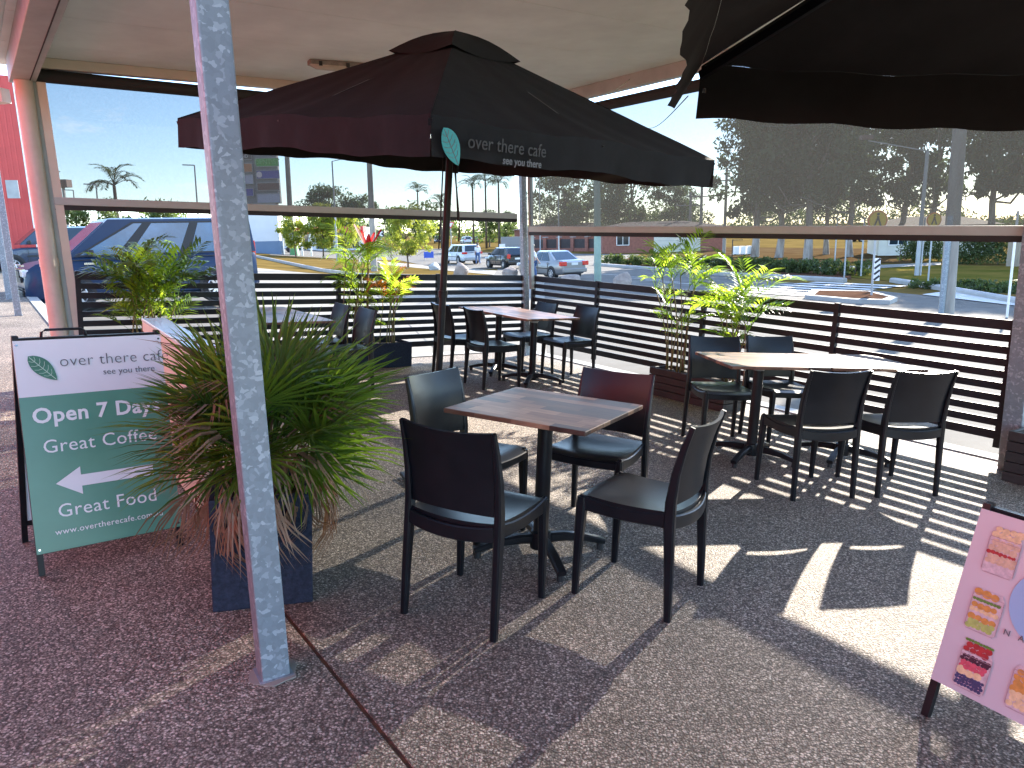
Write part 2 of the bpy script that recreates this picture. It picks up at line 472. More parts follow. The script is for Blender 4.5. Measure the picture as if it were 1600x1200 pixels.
mat('hair_dark', (0.03, 0.02, 0.015), 0.6)
mat('cloth_white', (0.7, 0.7, 0.72), 0.85)
mat('cloth_denim', (0.07, 0.12, 0.24), 0.9)
mat('bin_green', (0.1, 0.3, 0.1), 0.5)
mat('fluoro_diffuser', (0.5, 0.45, 0.36), 0.25, spec=0.6, namt=0.15, nscale=8)
mat('fluoro_body', (0.23, 0.2, 0.17), 0.6, namt=0.3, nscale=14)
mat('rope_white', (0.5, 0.47, 0.4), 0.8)
mat('wire_dark', (0.03, 0.03, 0.03), 0.6)
mat('rust_filler', (0.16, 0.06, 0.025), 0.95, col2=(0.035, 0.02, 0.014), nscale=22, bump=0.5, bscale=80)
mat('wet_edge', (0.62, 0.66, 0.7), 0.25, metal=0.3, spec=0.6)
mat('cabinet_cream', (0.6, 0.58, 0.42), 0.5, namt=0.04, nscale=3)
for nm_, c_ in dict(fruit_red=(0.4, 0.025, 0.03), fruit_orange=(0.6, 0.26, 0.06), fruit_blue=(0.04, 0.045, 0.12), fruit_dark=(0.04, 0.01, 0.03),
                    fruit_green=(0.1, 0.22, 0.03), fruit_cream=(0.75, 0.5, 0.28), fruit_pink=(0.6, 0.08, 0.12), kiwi=(0.4, 0.45, 0.12),
                    oats=(0.62, 0.4, 0.27), jar_glass_print=(0.6, 0.44, 0.45), jar_line=(0.42, 0.25, 0.27)).items():
    mat(nm_, c_, 0.4, namt=0.2, nscale=60)
# ------------------------------------------------------------------ mesh helpers
class MB:
    def __init__(s):
        s.v = []; s.f = []; s.mi = []

    def add(s, verts, faces, mi=0):
        o = len(s.v)
        s.v.extend([tuple(map(float, q)) for q in verts])
        s.f.extend([tuple(i + o for i in fc) for fc in faces])
        s.mi.extend([mi] * len(faces))
        return s

    def hexa(s, c, mi=0):
        """eight corners: four of one end, four of the other"""
        return s.add(c, [(3, 2, 1, 0), (4, 5, 6, 7), (0, 1, 5, 4), (1, 2, 6, 5), (2, 3, 7, 6), (3, 0, 4, 7)], mi)

    def box(s, c, d, rz=0.0, mi=0):
        x, y, z = d[0] / 2, d[1] / 2, d[2] / 2
        cs, sn = math.cos(rz), math.sin(rz)
        q = []
        for zz in (-z, z):
            for a, b in ((-x, -y), (x, -y), (x, y), (-x, y)):
                q.append((c[0] + cs * a - sn * b, c[1] + sn * a + cs * b, c[2] + zz))
        return s.hexa(q, mi)

    def bar(s, p0, p1, w, h, up=(0, 0, 1), mi=0):
        """rectangular bar from p0 to p1, h along up"""
        p0, p1, up = map(lambda a: np.asarray(a, float), (p0, p1, up))
        d = p1 - p0; d /= np.linalg.norm(d)
        sx = np.cross(d, up); sx /= np.linalg.norm(sx)
        uz = np.cross(sx, d)
        q = []
        for p in (p0, p1):
            for a, b in ((-1, -1), (1, -1), (1, 1), (-1, 1)):
                q.append(p + sx * a * w / 2 + uz * b * h / 2)
        return s.hexa(q, mi)

    def sweep(s, pts, secs, mi=0, side=(1, 0, 0), caps=True):
        """rectangular section (w along side, h across) carried along a bent line"""
        pts = [np.asarray(p, float) for p in pts]
        n = len(pts); o = len(s.v); side = np.asarray(side, float)
        for i, p in enumerate(pts):
            d = pts[min(i + 1, n - 1)] - pts[max(i - 1, 0)]
            d /= np.linalg.norm(d)
            sx = side - d * (side @ d); sx /= np.linalg.norm(sx)
            u = np.cross(d, sx)
            w, h = secs[i]
            b = 0.22 * min(w, h)
            for a, c in ((-w / 2 + b, -h / 2), (w / 2 - b, -h / 2), (w / 2, -h / 2 + b), (w / 2, h / 2 - b), (w / 2 - b, h / 2), (-w / 2 + b, h / 2), (-w / 2, h / 2 - b), (-w / 2, -h / 2 + b)):
                s.v.append(tuple(p + sx * a + u * c))
        k = 8
        for i in range(n - 1):
            for j in range(k):
                a, b2 = o + i * k + j, o + i * k + (j + 1) % k
                s.f.append((a, b2, b2 + k, a + k)); s.mi.append(mi)
        if caps:
            s.f.append(tuple(o + j for j in reversed(range(k)))); s.mi.append(mi)
            s.f.append(tuple(o + (n - 1) * k + j for j in range(k))); s.mi.append(mi)
        return s

    def tube(s, pts, r, n=8, mi=0, caps=True):
        pts = [np.asarray(p, float) for p in pts]
        rs = r if hasattr(r, '__len__') else [r] * len(pts)
        o = len(s.v); m_ = len(pts)
        ref = np.array([0.31, 0.17, 0.93])
        for i, p in enumerate(pts):
            d = pts[min(i + 1, m_ - 1)] - pts[max(i - 1, 0)]
            d /= (np.linalg.norm(d) + 1e-12)
            a = np.cross(d, ref)
            if np.linalg.norm(a) < 0.1:
                a = np.cross(d, (1, 0, 0))
            a /= np.linalg.norm(a); b = np.cross(d, a)
            for j in range(n):
                th = 2 * math.pi * j / n
                s.v.append(tuple(p + rs[i] * (math.cos(th) * a + math.sin(th) * b)))
        for i in range(m_ - 1):
            for j in range(n):
                a, b = o + i * n + j, o + i * n + (j + 1) % n
                s.f.append((a, b, b + n, a + n)); s.mi.append(mi)
        if caps:
            s.f.append(tuple(o + j for j in reversed(range(n)))); s.mi.append(mi)
            s.f.append(tuple(o + (m_ - 1) * n + j for j in range(n))); s.mi.append(mi)
        return s

    def cyl(s, c0, c1, r, n=16, mi=0):
        return s.tube([c0, c1], r, n, mi)

    def grid(s, fn, nu, nv, mi=0):
        o = len(s.v)
        for i in range(nu + 1):
            for j in range(nv + 1):
                s.v.append(tuple(map(float, fn(i / nu, j / nv))))
        for i in range(nu):
            for j in range(nv):
                a = o + i * (nv + 1) + j
                s.f.append((a, a + nv + 1, a + nv + 2, a + 1)); s.mi.append(mi)
        return s

    def slab(s, fn, nu, nv, off, mi=0):
        """closed plate: fn(u,v) gives the face, off(u,v) the vector to the other face"""
        o = len(s.v)
        for k in (0, 1):
            for i in range(nu + 1):
                for j in range(nv + 1):
                    p = np.asarray(fn(i / nu, j / nv), float)
                    if k:
                        p = p + np.asarray(off(i / nu, j / nv), float)
                    s.v.append(tuple(p))
        N = (nu + 1) * (nv + 1)
        q = lambda i, j, k: o + k * N + i * (nv + 1) + j
        for i in range(nu):
            for j in range(nv):
                s.f.append((q(i, j, 0), q(i + 1, j, 0), q(i + 1, j + 1, 0), q(i, j + 1, 0)))
                s.f.append((q(i, j + 1, 1), q(i + 1, j + 1, 1), q(i + 1, j, 1), q(i, j, 1)))
        for i in range(nu):
            s.f.append((q(i, 0, 1), q(i + 1, 0, 1), q(i + 1, 0, 0), q(i, 0, 0)))
            s.f.append((q(i, nv, 0), q(i + 1, nv, 0), q(i + 1, nv, 1), q(i, nv, 1)))
        for j in range(nv):
            s.f.append((q(0, j, 0), q(0, j + 1, 0), q(0, j + 1, 1), q(0, j, 1)))
            s.f.append((q(nu, j, 1), q(nu, j + 1, 1), q(nu, j + 1, 0), q(nu, j, 0)))
        s.mi.extend([mi] * (len(s.f) - len(s.mi)))
        return s

    def poly(s, pts, d, mi=0):
        """flat polygon given thickness d (vector)"""
        n = len(pts); d = np.asarray(d, float)
        q = [np.asarray(p, float) for p in pts] + [np.asarray(p, float) + d for p in pts]
        fc = [tuple(reversed(range(n))), tuple(range(n, 2 * n))] + [(i, (i + 1) % n, (i + 1) % n + n, i + n) for i in range(n)]
        return s.add(q, fc, mi)

    def lathe(s, prof, c=(0, 0, 0), n=16, mi=0):
        o = len(s.v)
        for r, z in prof:
            for j in range(n):
                th = 2 * math.pi * j / n
                s.v.append((c[0] + r * math.cos(th), c[1] + r * math.sin(th), c[2] + z))
        for i in range(len(prof) - 1):
            for j in range(n):
                a, b = o + i * n + j, o + i * n + (j + 1) % n
                s.f.append((a, b, b + n, a + n)); s.mi.append(mi)
        return s

    def mesh(s, name, mats, smooth=False, fix=True):
        me = bpy.data.meshes.new(name)
        me.from_pydata(s.v, [], s.f)
        for q in (mats if isinstance(mats, (list, tuple)) else [mats]):
            me.materials.append(MATS[q])
        if len(me.materials) > 1:
            me.polygons.foreach_set('material_index', s.mi)
        if fix:
            b = bmesh.new(); b.from_mesh(me)
            bmesh.ops.recalc_face_normals(b, faces=b.faces)
            b.to_mesh(me); b.free()
        if smooth:
            me.polygons.foreach_set('use_smooth', [True] * len(me.polygons))
            if smooth == 'auto':
                me.set_sharp_from_angle(angle=rad(38))
        me.update()
        return me

    def obj(s, name, mats, parent=None, smooth=False, fix=True):
        return link(name, s.mesh(name, mats, smooth, fix), parent)


def link(name, me, parent=None, M=None):
    o = bpy.data.objects.new(name, me)
    COL.objects.link(o)
    if parent is not None:
        o.parent = parent
    if M is not None:
        o.matrix_local = M
    return o


def bevel(o, w=0.004, seg=2):
    b = bmesh.new(); b.from_mesh(o.data)
    es = [e_ for e_ in b.edges if len(e_.link_faces) == 2 and e_.calc_face_angle(0) > 0.6]
    bmesh.ops.bevel(b, geom=es, offset=w, segments=seg, affect='EDGES', profile=0.6)
    b.to_mesh(o.data); b.free()
    return o


def tag(o, label=None, cat=None, group=None, kind=None):
    if label: o['label'] = label
    if cat: o['category'] = cat
    if group: o['group'] = group
    if kind: o['kind'] = kind
    return o


def thing(name, label, cat, M=None, group=None):
    o = bpy.data.objects.new(name, None)
    o.empty_display_size = 0.1
    COL.objects.link(o)
    if M is not None:
        o.matrix_world = M
    return tag(o, label, cat, group)


def copy_tree(o, parent=None, M=None, label=None, group=None):
    c = o.copy()
    COL.objects.link(c)
    if parent is not None:
        c.parent = parent
    if M is not None:
        c.matrix_world = M
    if label: c['label'] = label
    if group: c['group'] = group
    for ch in list(o.children):
        copy_tree(ch, c)
    return c


def text_mesh(body, size, m, align='LEFT', bold=0.0, space=1.0, shear=0.0, depth=0.0008):
    cu = bpy.data.curves.new('lettering', 'FONT')
    cu.body = body; cu.size = size; cu.align_x = align; cu.extrude = depth
    cu.offset = bold; cu.space_character = space; cu.shear = shear
    cu.resolution_u = 3
    o = bpy.data.objects.new('lettering', cu)
    COL.objects.link(o)
    dg = bpy.context.evaluated_depsgraph_get()
    me = bpy.data.meshes.new_from_object(o.evaluated_get(dg))
    bpy.data.objects.remove(o)
    me.materials.clear(); me.materials.append(MATS[m])
    return me


def smooth_outline(w, h, n=14):
    """leaf outline in local xy, tip up left, stalk down right"""
    pts = []
    for i in range(n + 1):
        t_ = i / n
        pts.append((0.5 * w * math.sin(math.pi * t_ ** 0.85) ** 0.8, h * (0.5 - t_)))
    left = [(-x * 0.86, y) for x, y in reversed(pts[1:-1])]
    return pts + left


# ------------------------------------------------------------------ foliage
def leaf_cards(rng, centres, radii, n_per, size, flat=0.0):
    """many small leaf shaped faces scattered through clumps"""
    V = []; Fc = []
    cs = np.repeat(np.asarray(centres, float), n_per, 0)
    rr = np.repeat(np.asarray(radii, float), n_per, 0)
    n = len(cs)
    d = rng.normal(size=(n, 3)); d /= np.linalg.norm(d, axis=1)[:, None]
    rad_ = rng.random(n) ** 0.45
    p = cs + d * (rad_[:, None] * rr)
    a = rng.normal(size=(n, 3)); a[:, 2] -= 0.5 + flat; a /= np.linalg.norm(a, axis=1)[:, None]
    b = np.cross(a, rng.normal(size=(n, 3))); b /= np.linalg.norm(b, axis=1)[:, None]
    L_ = size * (0.6 + 0.8 * rng.random(n))[:, None]
    W_ = L_ * 0.36
    q = np.stack([p - a * L_ * 0.5, p + b * W_ * 0.5, p + a * L_ * 0.5, p - b * W_ * 0.5], 1).reshape(-1, 3)
    f = np.arange(n * 4).reshape(-1, 4)
    return q, f


def cards_mesh(name, q, f, m):
    me = bpy.data.meshes.new(name)
    n = len(f)
    me.vertices.add(len(q)); me.vertices.foreach_set('co', q.astype(np.float32).ravel())
    me.loops.add(n * 4); me.loops.foreach_set('vertex_index', f.astype(np.int32).ravel())
    me.polygons.add(n); me.polygons.foreach_set('loop_start', np.arange(0, n * 4, 4, dtype=np.int32))
    me.update(calc_edges=True)
    me.materials.append(MATS[m])
    return me


def make_tree_meshes(seed, h, trunk_h, crown_r, crown_h, leaf, n_clump, n_per, leaf_size, bark, trunk_r=0.18, clump=0.3, lean=0.0, shape='round'):
    rng = np.random.default_rng(seed)
    tr = MB()
    top = np.array([lean * h, rng.normal() * 0.1, h - crown_h * 0.35])
    pts = []
    for i in range(7):
        k = i / 6
        pts.append((top[0] * k + rng.normal() * 0.05 * h * 0.1, top[1] * k + rng.normal() * 0.05 * h * 0.1, top[2] * k))
    tr.tube(pts, [trunk_r * (1.25 if i == 0 else 1) * (1 - 0.75 * i / 6) for i in range(7)], 8)
    cen = []; rr = []
    for i in range(n_clump):
        ph = rng.random() * 2 * math.pi
        u = rng.random()
        zz = trunk_h + (h - trunk_h) * (0.05 + 0.93 * u)
        k = (zz - trunk_h) / (h - trunk_h)
        if shape == 'cone':
            w = (1 - k) ** 0.7 * 0.9 + 0.1
        elif shape == 'column':
            w = math.sin(math.pi * min(1, 0.12 + 0.86 * k)) ** 0.4
        else:
            w = math.sin(math.pi * min(1, 0.1 + 0.85 * k)) ** 0.65
        r_ = crown_r * w * (0.35 + 0.65 * rng.random() ** 0.5) * (0.8 + 0.4 * math.sin(3 * ph + seed))
        c = np.array([top[0] * k + r_ * math.cos(ph), r_ * math.sin(ph), zz])
        cen.append(c)
        s_ = crown_r * clump * (0.6 + 0.8 * rng.random())
        rr.append((s_, s_, s_ * 0.75))
        if i % 3 == 0:
            base = np.array(pts[int(2 + 4 * k * 0.8)])
            mid = (base + c) / 2 + np.array([0, 0, -0.06 * h])
            tr.tube([base, mid, c], [trunk_r * 0.32, trunk_r * 0.2, trunk_r * 0.07], 5)
    q, f = leaf_cards(rng, cen, rr, n_per, leaf_size)
    return tr.mesh('trunk', bark, 'auto'), cards_mesh('crown', q, f, leaf)


def tree(name, label, meshes, x, y, group=None, s=1.0, rz=0.0, cat='tree', z=None):
    o = thing(name, label, cat, wm(x, y, float(zg(x, y)) - 0.05 if z is None else z, rz, s), group)
    link('trunk', meshes[0], o)
    link('crown', meshes[1], o)
    return o


def frond_feather(length, n, droop, lw, ll, rng, stem_r=0.004, up=0.9, vee=0.35):
    """arching feather palm frond along +y"""
    mb = MB()
    pts = []
    N = 12
    for i in range(N + 1):
        t_ = i / N
        pts.append(np.array([0, length * (t_ * (1 - 0.25 * droop * t_)), length * (up * t_ - droop * t_ ** 2)]))
    mb.tube(pts, [stem_r * (1 - 0.8 * i / N) for i in range(N + 1)], 5)
    for i in range(n):
        t_ = 0.25 + 0.75 * (i + 0.5) / n
        k = t_ * N; a = int(min(N - 1, k)); fr = k - a
        p = pts[a] * (1 - fr) + pts[a + 1] * fr
        d = pts[a + 1] - pts[a]; d /= np.linalg.norm(d)
        for sgn in (-1, 1):
            L_ = ll * (0.55 + 0.45 * math.sin(math.pi * (0.15 + 0.75 * t_))) * rng.uniform(0.85, 1.1)
            out = np.array([sgn, 0, vee * rng.uniform(0.3, 1.2)]) + d * (0.55 + 0.5 * t_)
            out /= np.linalg.norm(out)
            wv_ = np.cross(out, (0, 0, 1)); wv_ /= (np.linalg.norm(wv_) + 1e-9)
            wv_ = wv_ * 0.8 + np.array([0, 0, 0.25 * sgn])
            w_ = lw * rng.uniform(0.8, 1.15)
            mid = p + out * L_ * 0.45 + np.array([0, 0, 0.02 * L_])
            tip = p + out * L_ - np.array([0, 0, L_ * rng.uniform(0.1, 0.35)])
            mb.add([p, mid - wv_ * w_, mid + wv_ * w_, tip], [(0, 1, 2), (1, 3, 2)])
    return mb


def frond_fan(stalk, blade, n, spread, lw, rng, droop=0.15):
    """fan palm leaf: stalk along +y then radiating pointed leaflets"""
    mb = MB()
    b = np.array([0, stalk, 0.0])
    mb.tube([(0, 0, 0), (0, stalk * 0.5, stalk * 0.05), b], [0.006, 0.005, 0.004], 5)
    for i in range(n):
        a = (i / (n - 1) - 0.5) * spread + rng.normal() * 0.03
        L_ = blade * (0.72 + 0.28 * math.cos(a * 0.9)) * rng.uniform(0.85, 1.08)
        d = np.array([math.sin(a), math.cos(a), 0.18 * abs(math.sin(a)) + rng.normal() * 0.05])
        sx = np.array([math.cos(a), -math.sin(a), 0])
        fold = np.array([0, 0, 0.35 * lw])
        m1_ = b + d * L_ * 0.32
        m2_ = b + d * L_ * 0.7 - np.array([0, 0, droop * L_ * 0.25])
        tip = b + d * L_ - np.array([0, 0, droop * L_])
        w_ = lw * rng.uniform(0.85, 1.1)
        mb.add([b, m1_ - sx * w_ + fold, m1_, m1_ + sx * w_ + fold, m2_ - sx * w_ * 0.8 + fold, m2_, m2_ + sx * w_ * 0.8 + fold, tip],
               [(0, 1, 2), (0, 2, 3), (1, 4, 5, 2), (2, 5, 6, 3), (4, 7, 5), (5, 7, 6)])
    return mb


def aim(p, az, el, roll=0.0):
    """local matrix: +y turned to azimuth az and lifted by el"""
    return Matrix.Translation(p) @ Matrix.Rotation(az - math.pi / 2, 4, 'Z') @ Matrix.Rotation(el, 4, 'X') @ Matrix.Rotation(roll, 4, 'Y')


# ------------------------------------------------------------------ people (far away, small)
def skin_body(joints, edges, radii, m, name, parent, sub=1):
    me = bpy.data.meshes.new(name)
    me.from_pydata(joints, edges, [])
    o = bpy.data.objects.new(name, me)
    COL.objects.link(o)
    md = o.modifiers.new('skin', 'SKIN')
    sv = me.skin_vertices[0].data
    for i, r_ in enumerate(radii):
        sv[i].radius = (r_, r_) if not hasattr(r_, '__len__') else r_
        sv[i].use_root = (i == 0)
    sb = o.modifiers.new('sub', 'SUBSURF'); sb.levels = sub; sb.render_levels = sub
    dg = bpy.context.evaluated_depsgraph_get()
    m2_ = bpy.data.meshes.new_from_object(o.evaluated_get(dg))
    bpy.data.objects.remove(o)
    m2_.materials.clear(); m2_.materials.append(MATS[m])
    m2_.polygons.foreach_set('use_smooth', [True] * len(m2_.polygons))
    return link(name, m2_, parent)


def person(label, M, stride=0.25):
    o = thing('person', label, 'person', M)
    s = stride
    J = [(0, 0, .95), (0, .01, 1.15), (0, .0, 1.38), (0, .01, 1.5), (0, .02, 1.6), (0, .035, 1.7),
         (-.1, 0, .9), (-.1, s * .45 + .03, .5), (-.1, s * .5, .08), (-.1, s * .5 + .14, .04),
         (.1, 0, .9), (.1, -s * .3 + .05, .5), (.1, -s, .12), (.1, -s + .13, .05),
         (-.19, 0, 1.4), (-.23, -s * .3, 1.13), (-.22, -s * .1, .9), (-.22, 0, .8),
         (.19, 0, 1.4), (.23, s * .3, 1.13), (.22, s * .7, .95), (.22, s * .9, .87)]
    E = [(0, 1), (1, 2), (2, 3), (3, 4), (4, 5), (0, 6), (6, 7), (7, 8), (8, 9), (0, 10), (10, 11), (11, 12), (12, 13),
         (2, 14), (14, 15), (15, 16), (16, 17), (2, 18), (18, 19), (19, 20), (20, 21)]
    R_ = [.13, .125, .14, .055, .085, .085, .085, .06, .042, .04, .085, .06, .042, .04, .055, .042, .035, .032, .055, .042, .035, .032]
    skin_body(J, E, R_, 'skin', 'body', o)
    jj = [0, 6, 7, 8, 10, 11, 12]
    mp_ = {j: i for i, j in enumerate(jj)}
    ee = [(mp_[a], mp_[b]) for a, b in E if a in mp_ and b in mp_]
    skin_body([J[j] for j in jj], ee, [R_[j] * 1.22 for j in jj], 'cloth_denim', 'trousers', o)
    jj = [1, 0, 2, 14, 15, 18, 19]
    mp_ = {j: i for i, j in enumerate(jj)}
    ee = [(mp_[a], mp_[b]) for a, b in E if a in mp_ and b in mp_]
    skin_body([J[j] for j in jj], ee, [R_[j] * 1.22 for j in jj], 'cloth_white', 'shirt', o)
    hb = MB()
    hb.lathe([(0.001, .125), (.05, .115), (.09, .07), (.1, .0), (.085, -.05)], (0, .01, 1.66), 12)
    hb.obj('hair', 'hair_dark', o, True)
    return o


# ------------------------------------------------------------------ vehicles
def car(name, label, M, spec, group=None):
    """vehicle with its nose towards -y, origin under its middle"""
    o = thing(name, label, 'van' if spec.get('van') else 'car', M, group)
    L_, W_ = spec['L'], spec['W'] / 2
    g0 = spec.get('clear', 0.2)
    st_ = spec['lower']                      # (t along length, top z)
    belt = spec['belt']
    mb = MB()
    rings = []
    for (t_, zt, ws, zb) in st_:
        y = (t_ - 0.5) * L_
        w = W_ * ws
        zb = g0 + zb
        rings.append([(-w * .86, y, zb), (-w * .985, y, zb + .1), (-w, y, zb + (zt - zb) * .45), (-w * .975, y, zt - .1 * (zt - zb)), (-w * .9, y, zt),
                      (w * .9, y, zt), (w * .975, y, zt - .1 * (zt - zb)), (w, y, zb + (zt - zb) * .45), (w * .985, y, zb + .1), (w * .86, y, zb)])
    n = 10
    vv = [q for r_ in rings for q in r_]
    fc = []
    for i in range(len(rings) - 1):
        for j in range(n):
            a, b = i * n + j, i * n + (j + 1) % n
            fc.append((a, b, b + n, a + n))
    fc.append(tuple(range(n))); fc.append(tuple(reversed([(len(rings) - 1) * n + j for j in range(n)])))
    mb.add(vv, fc)
    # cabin: base and roof outlines
    yb0, yt0, yt1, yb1 = [(q - 0.5) * L_ for q in spec['cabin']]
    H = spec['H']; wb = W_ * .93; wt = W_ * spec.get('tumble', .74)
    B = [(-wb, yb0, belt), (wb, yb0, belt), (wb, yb1, belt), (-wb, yb1, belt)]
    T = [(-wt, yt0, H - .03), (wt, yt0, H - .03), (wt, yt1, H - .03), (-wt, yt1, H - .03)]
    T2 = [(-wt * .8, yt0 + .12, H), (wt * .8, yt0 + .12, H), (wt * .8, yt1 - .1, H), (-wt * .8, yt1 - .1, H)]
    mb.add(B + T + T2, [(0, 1, 5, 4), (1, 2, 6, 5), (2, 3, 7, 6), (3, 0, 4, 7), (4, 5, 9, 8), (5, 6, 10, 9), (6, 7, 11, 10), (7, 4, 8, 11), (8, 9, 10, 11)])
    body = mb.obj('body', spec['paint'], o, 'auto')
    B = [np.array(q) for q in B]; T = [np.array(q) for q in T]

    def pane(a, b, c, d, u0, u1, v0, v1, nm='window', off=.012):
        """pane on the quad a-b (base) c-d (top)"""
        f_ = lambda u, v: (a * (1 - u) + b * u) * (1 - v) + (d * (1 - u) + c * u) * v
        nrm = np.cross(b - a, d - a); nrm /= np.linalg.norm(nrm)
        q = [f_(u0[0], v0), f_(u1[0], v0), f_(u1[1], v1), f_(u0[1], v1)]
        mid = sum(q) / 4
        if nrm @ (mid - np.array([0, mid[1] * .6, belt])) < 0:
            nrm = -nrm
        m_ = MB(); m_.poly([x + nrm * .004 for x in q], nrm * off)
        return m_.obj(nm, spec.get('glass', 'car_glass'), o)
    for a, b, c, d in ((B[0], B[3], T[3], T[0]), (B[1], B[2], T[2], T[1])):
        if spec.get('van'):
            pane(a, b, c, d, (.035, .17), (.95, .945), .015, .93, 'window_surround', .004).data.materials[0] = MATS['black_plastic']
        for (u0b, u0t, u1b, u1t) in spec['panes']:
            pane(a, b, c, d, (u0b, u0t), (u1b, u1t), .05, .88)
    pane(B[0], B[1], T[1], T[0], (.06, .07), (.94, .93), .06, .92, 'windscreen')
    pane(B[2], B[3], T[3], T[2], (.08, .09), (.92, .91), spec.get('rear_v', .1), .9, 'rear_window')
    # wheels
    R_ = spec.get('wheel', .32)
    for y in ((spec['axles'][0] - .5) * L_, (spec['axles'][1] - .5) * L_):
        for sx in (-1, 1):
            a = MB(); a.cyl((sx * (W_ - .25), y, R_ + .03), (sx * (W_ + .004), y, R_ + .03), R_ * 1.17, 24)
            a.obj('wheel_arch', 'black_plastic', o)
            prof = [(R_ * .62, -.1), (R_ * .9, -.1), (R_, -.07), (R_, .07), (R_ * .92, .1), (R_ * .68, .1), (R_ * .64, .06)]
            ty = MB(); ty.lathe(prof, (0, 0, 0), 24)
            rot = Matrix.Translation((sx * (W_ - .07), y, R_)) @ Matrix.Rotation(sx * math.pi / 2, 4, 'Y')
            wv_ = ty.obj('wheel', 'tyre', o, 'auto')
            wv_.matrix_local = rot
            rm = MB()
            rm.lathe([(R_ * .66, .085), (R_ * .6, .095), (R_ * .58, .05)], (0, 0, 0), 24)
            rm.cyl((0, 0, .02), (0, 0, .085), R_ * .16, 10)
            for k in range(spec.get('spokes', 7)):
                th = 2 * math.pi * k / spec.get('spokes', 7)
                c_, s_ = math.cos(th), math.sin(th)
                rm.bar((R_ * .1 * c_, R_ * .1 * s_, .07), (R_ * .62 * c_, R_ * .62 * s_, .08), R_ * .15, .025, (0, 0, 1))
            rm.obj('rim', 'rim_alloy', wv_)
            hb = MB(); hb.cyl((0, 0, .0), (0, 0, .03), R_ * .62, 20); hb.obj('wheel_back', 'black_plastic', wv_)
    # lamps, plates, mirrors, bumper strips
    zl = spec.get('lampz', .68)
    for sx in (-1, 1):
        m_ = MB(); m_.box((sx * W_ * .68, -L_ / 2 + .05, zl), (W_ * .42, .14, .15)); bevel(m_.obj('headlight', 'head_lamp', o), .03)
        m_ = MB(); tl_ = spec.get('tail', (.3, .2))
        m_.box((sx * W_ * .8, L_ / 2 - .06, spec.get('tailz', .85)), (tl_[0], .2, tl_[1])); bevel(m_.obj('tail_lamp', 'tail_lamp_red', o), .03)
        m_ = MB()
        ym = yb0 + (0.3 if not spec.get('van') else 0.45)
        m_.box((sx * (W_ + .1), ym, belt + .08), (.2, .11, .15)); bevel(m_.obj('side_mirror', 'black_plastic', o), .03)
        for yy in spec.get('handles', (.52, .72)):
            m_ = MB(); m_.box((sx * (W_ + .004), (yy - .5) * L_, belt - .1), (.03, .17, .035)); m_.obj('door_handle', spec['paint'], o)
        for yy in spec.get('seams', (.3, .5, .72)):
            m_ = MB(); m_.box((sx * (W_ * .995), (yy - .5) * L_, (belt + g0) / 2 + .05), (.022, .012, (belt - g0) * .72)); m_.obj('door_gap', 'black_plastic', o)
        if spec.get('strip', True):
            m_ = MB(); m_.box((sx * (W_ + .004), 0, (belt + g0) / 2), (.03, L_ * .42, .05)); m_.obj('side_moulding', 'black_plastic', o)
    m_ = MB(); m_.box((0, -L_ / 2 - .005, zl - .02), (W_ * .85, .06, .13)); m_.obj('grille', 'black_plastic', o)
    m_ = MB(); m_.box((0, -L_ / 2 - .01, .38), (W_ * 1.45, .08, .2)); bevel(m_.obj('front_bumper', spec.get('bumper', 'black_plastic'), o), .03)
    m_ = MB(); m_.box((0, L_ / 2 + .0, .45), (W_ * 1.75, .14, .22)); bevel(m_.obj('rear_bumper', spec.get('bumper_rear', spec['paint']), o), .05)
    m_ = MB(); m_.box((0, L_ / 2 + .005, spec.get('platez', .8)), (.4, .03, .12)); m_.obj('number_plate', 'number_plate', o)
    return o
# ------------------------------------------------------------------ open ground, roads, kerbs
xs = np.concatenate([np.linspace(-700, -70, 14), np.linspace(-60, 60, 97), np.linspace(70, 900, 16)])
ys = np.concatenate([np.linspace(-60, 80, 113), np.geomspace(84, 2600, 30)])
X, Y = np.meshgrid(xs, ys, indexing='ij')
Z = zg(X, Y)
mb = MB()
mb.v = [tuple(q) for q in np.stack([X, Y, Z], -1).reshape(-1, 3)]
ny = len(ys)
for i in range(len(xs) - 1):
    for j in range(ny - 1):
        a = i * ny + j
        mb.f.append((a, a + ny, a + ny + 1, a + 1)); mb.mi.append(0)
tag(mb.obj('ground', 'dry_grass', None, True), kind='structure')


def drape(name, m, quad, off, nu=24, nv=12):
    a, b, c, d = [np.array(q[:2], float) for q in quad]
    g = MB()

    def fn(u, v):
        p = (a * (1 - u) + b * u) * (1 - v) + (d * (1 - u) + c * u) * v
        return (p[0], p[1], float(zg(p[0], p[1])) + off)
    g.grid(fn, nu, nv)
    o = g.obj(name, m, None, True)
    return tag(o, kind='structure')


def kerb(name, pts, w=.16, h=.13, off=0.0):
    g = MB()
    P = []
    for a, b in zip(pts[:-1], pts[1:]):
        for k in range(8):
            P.append(np.array(a[:2]) * (1 - k / 8) + np.array(b[:2]) * k / 8)
    P.append(np.array(pts[-1][:2]))
    P3 = [(q[0], q[1], float(zg(q[0], q[1])) + h / 2 + off) for q in P]
    g.sweep(P3, [(w, h + .1)] * len(P3), side=(0.81, 0.58, 0))
    return tag(g.obj(name, 'kerb_concrete'), kind='structure')


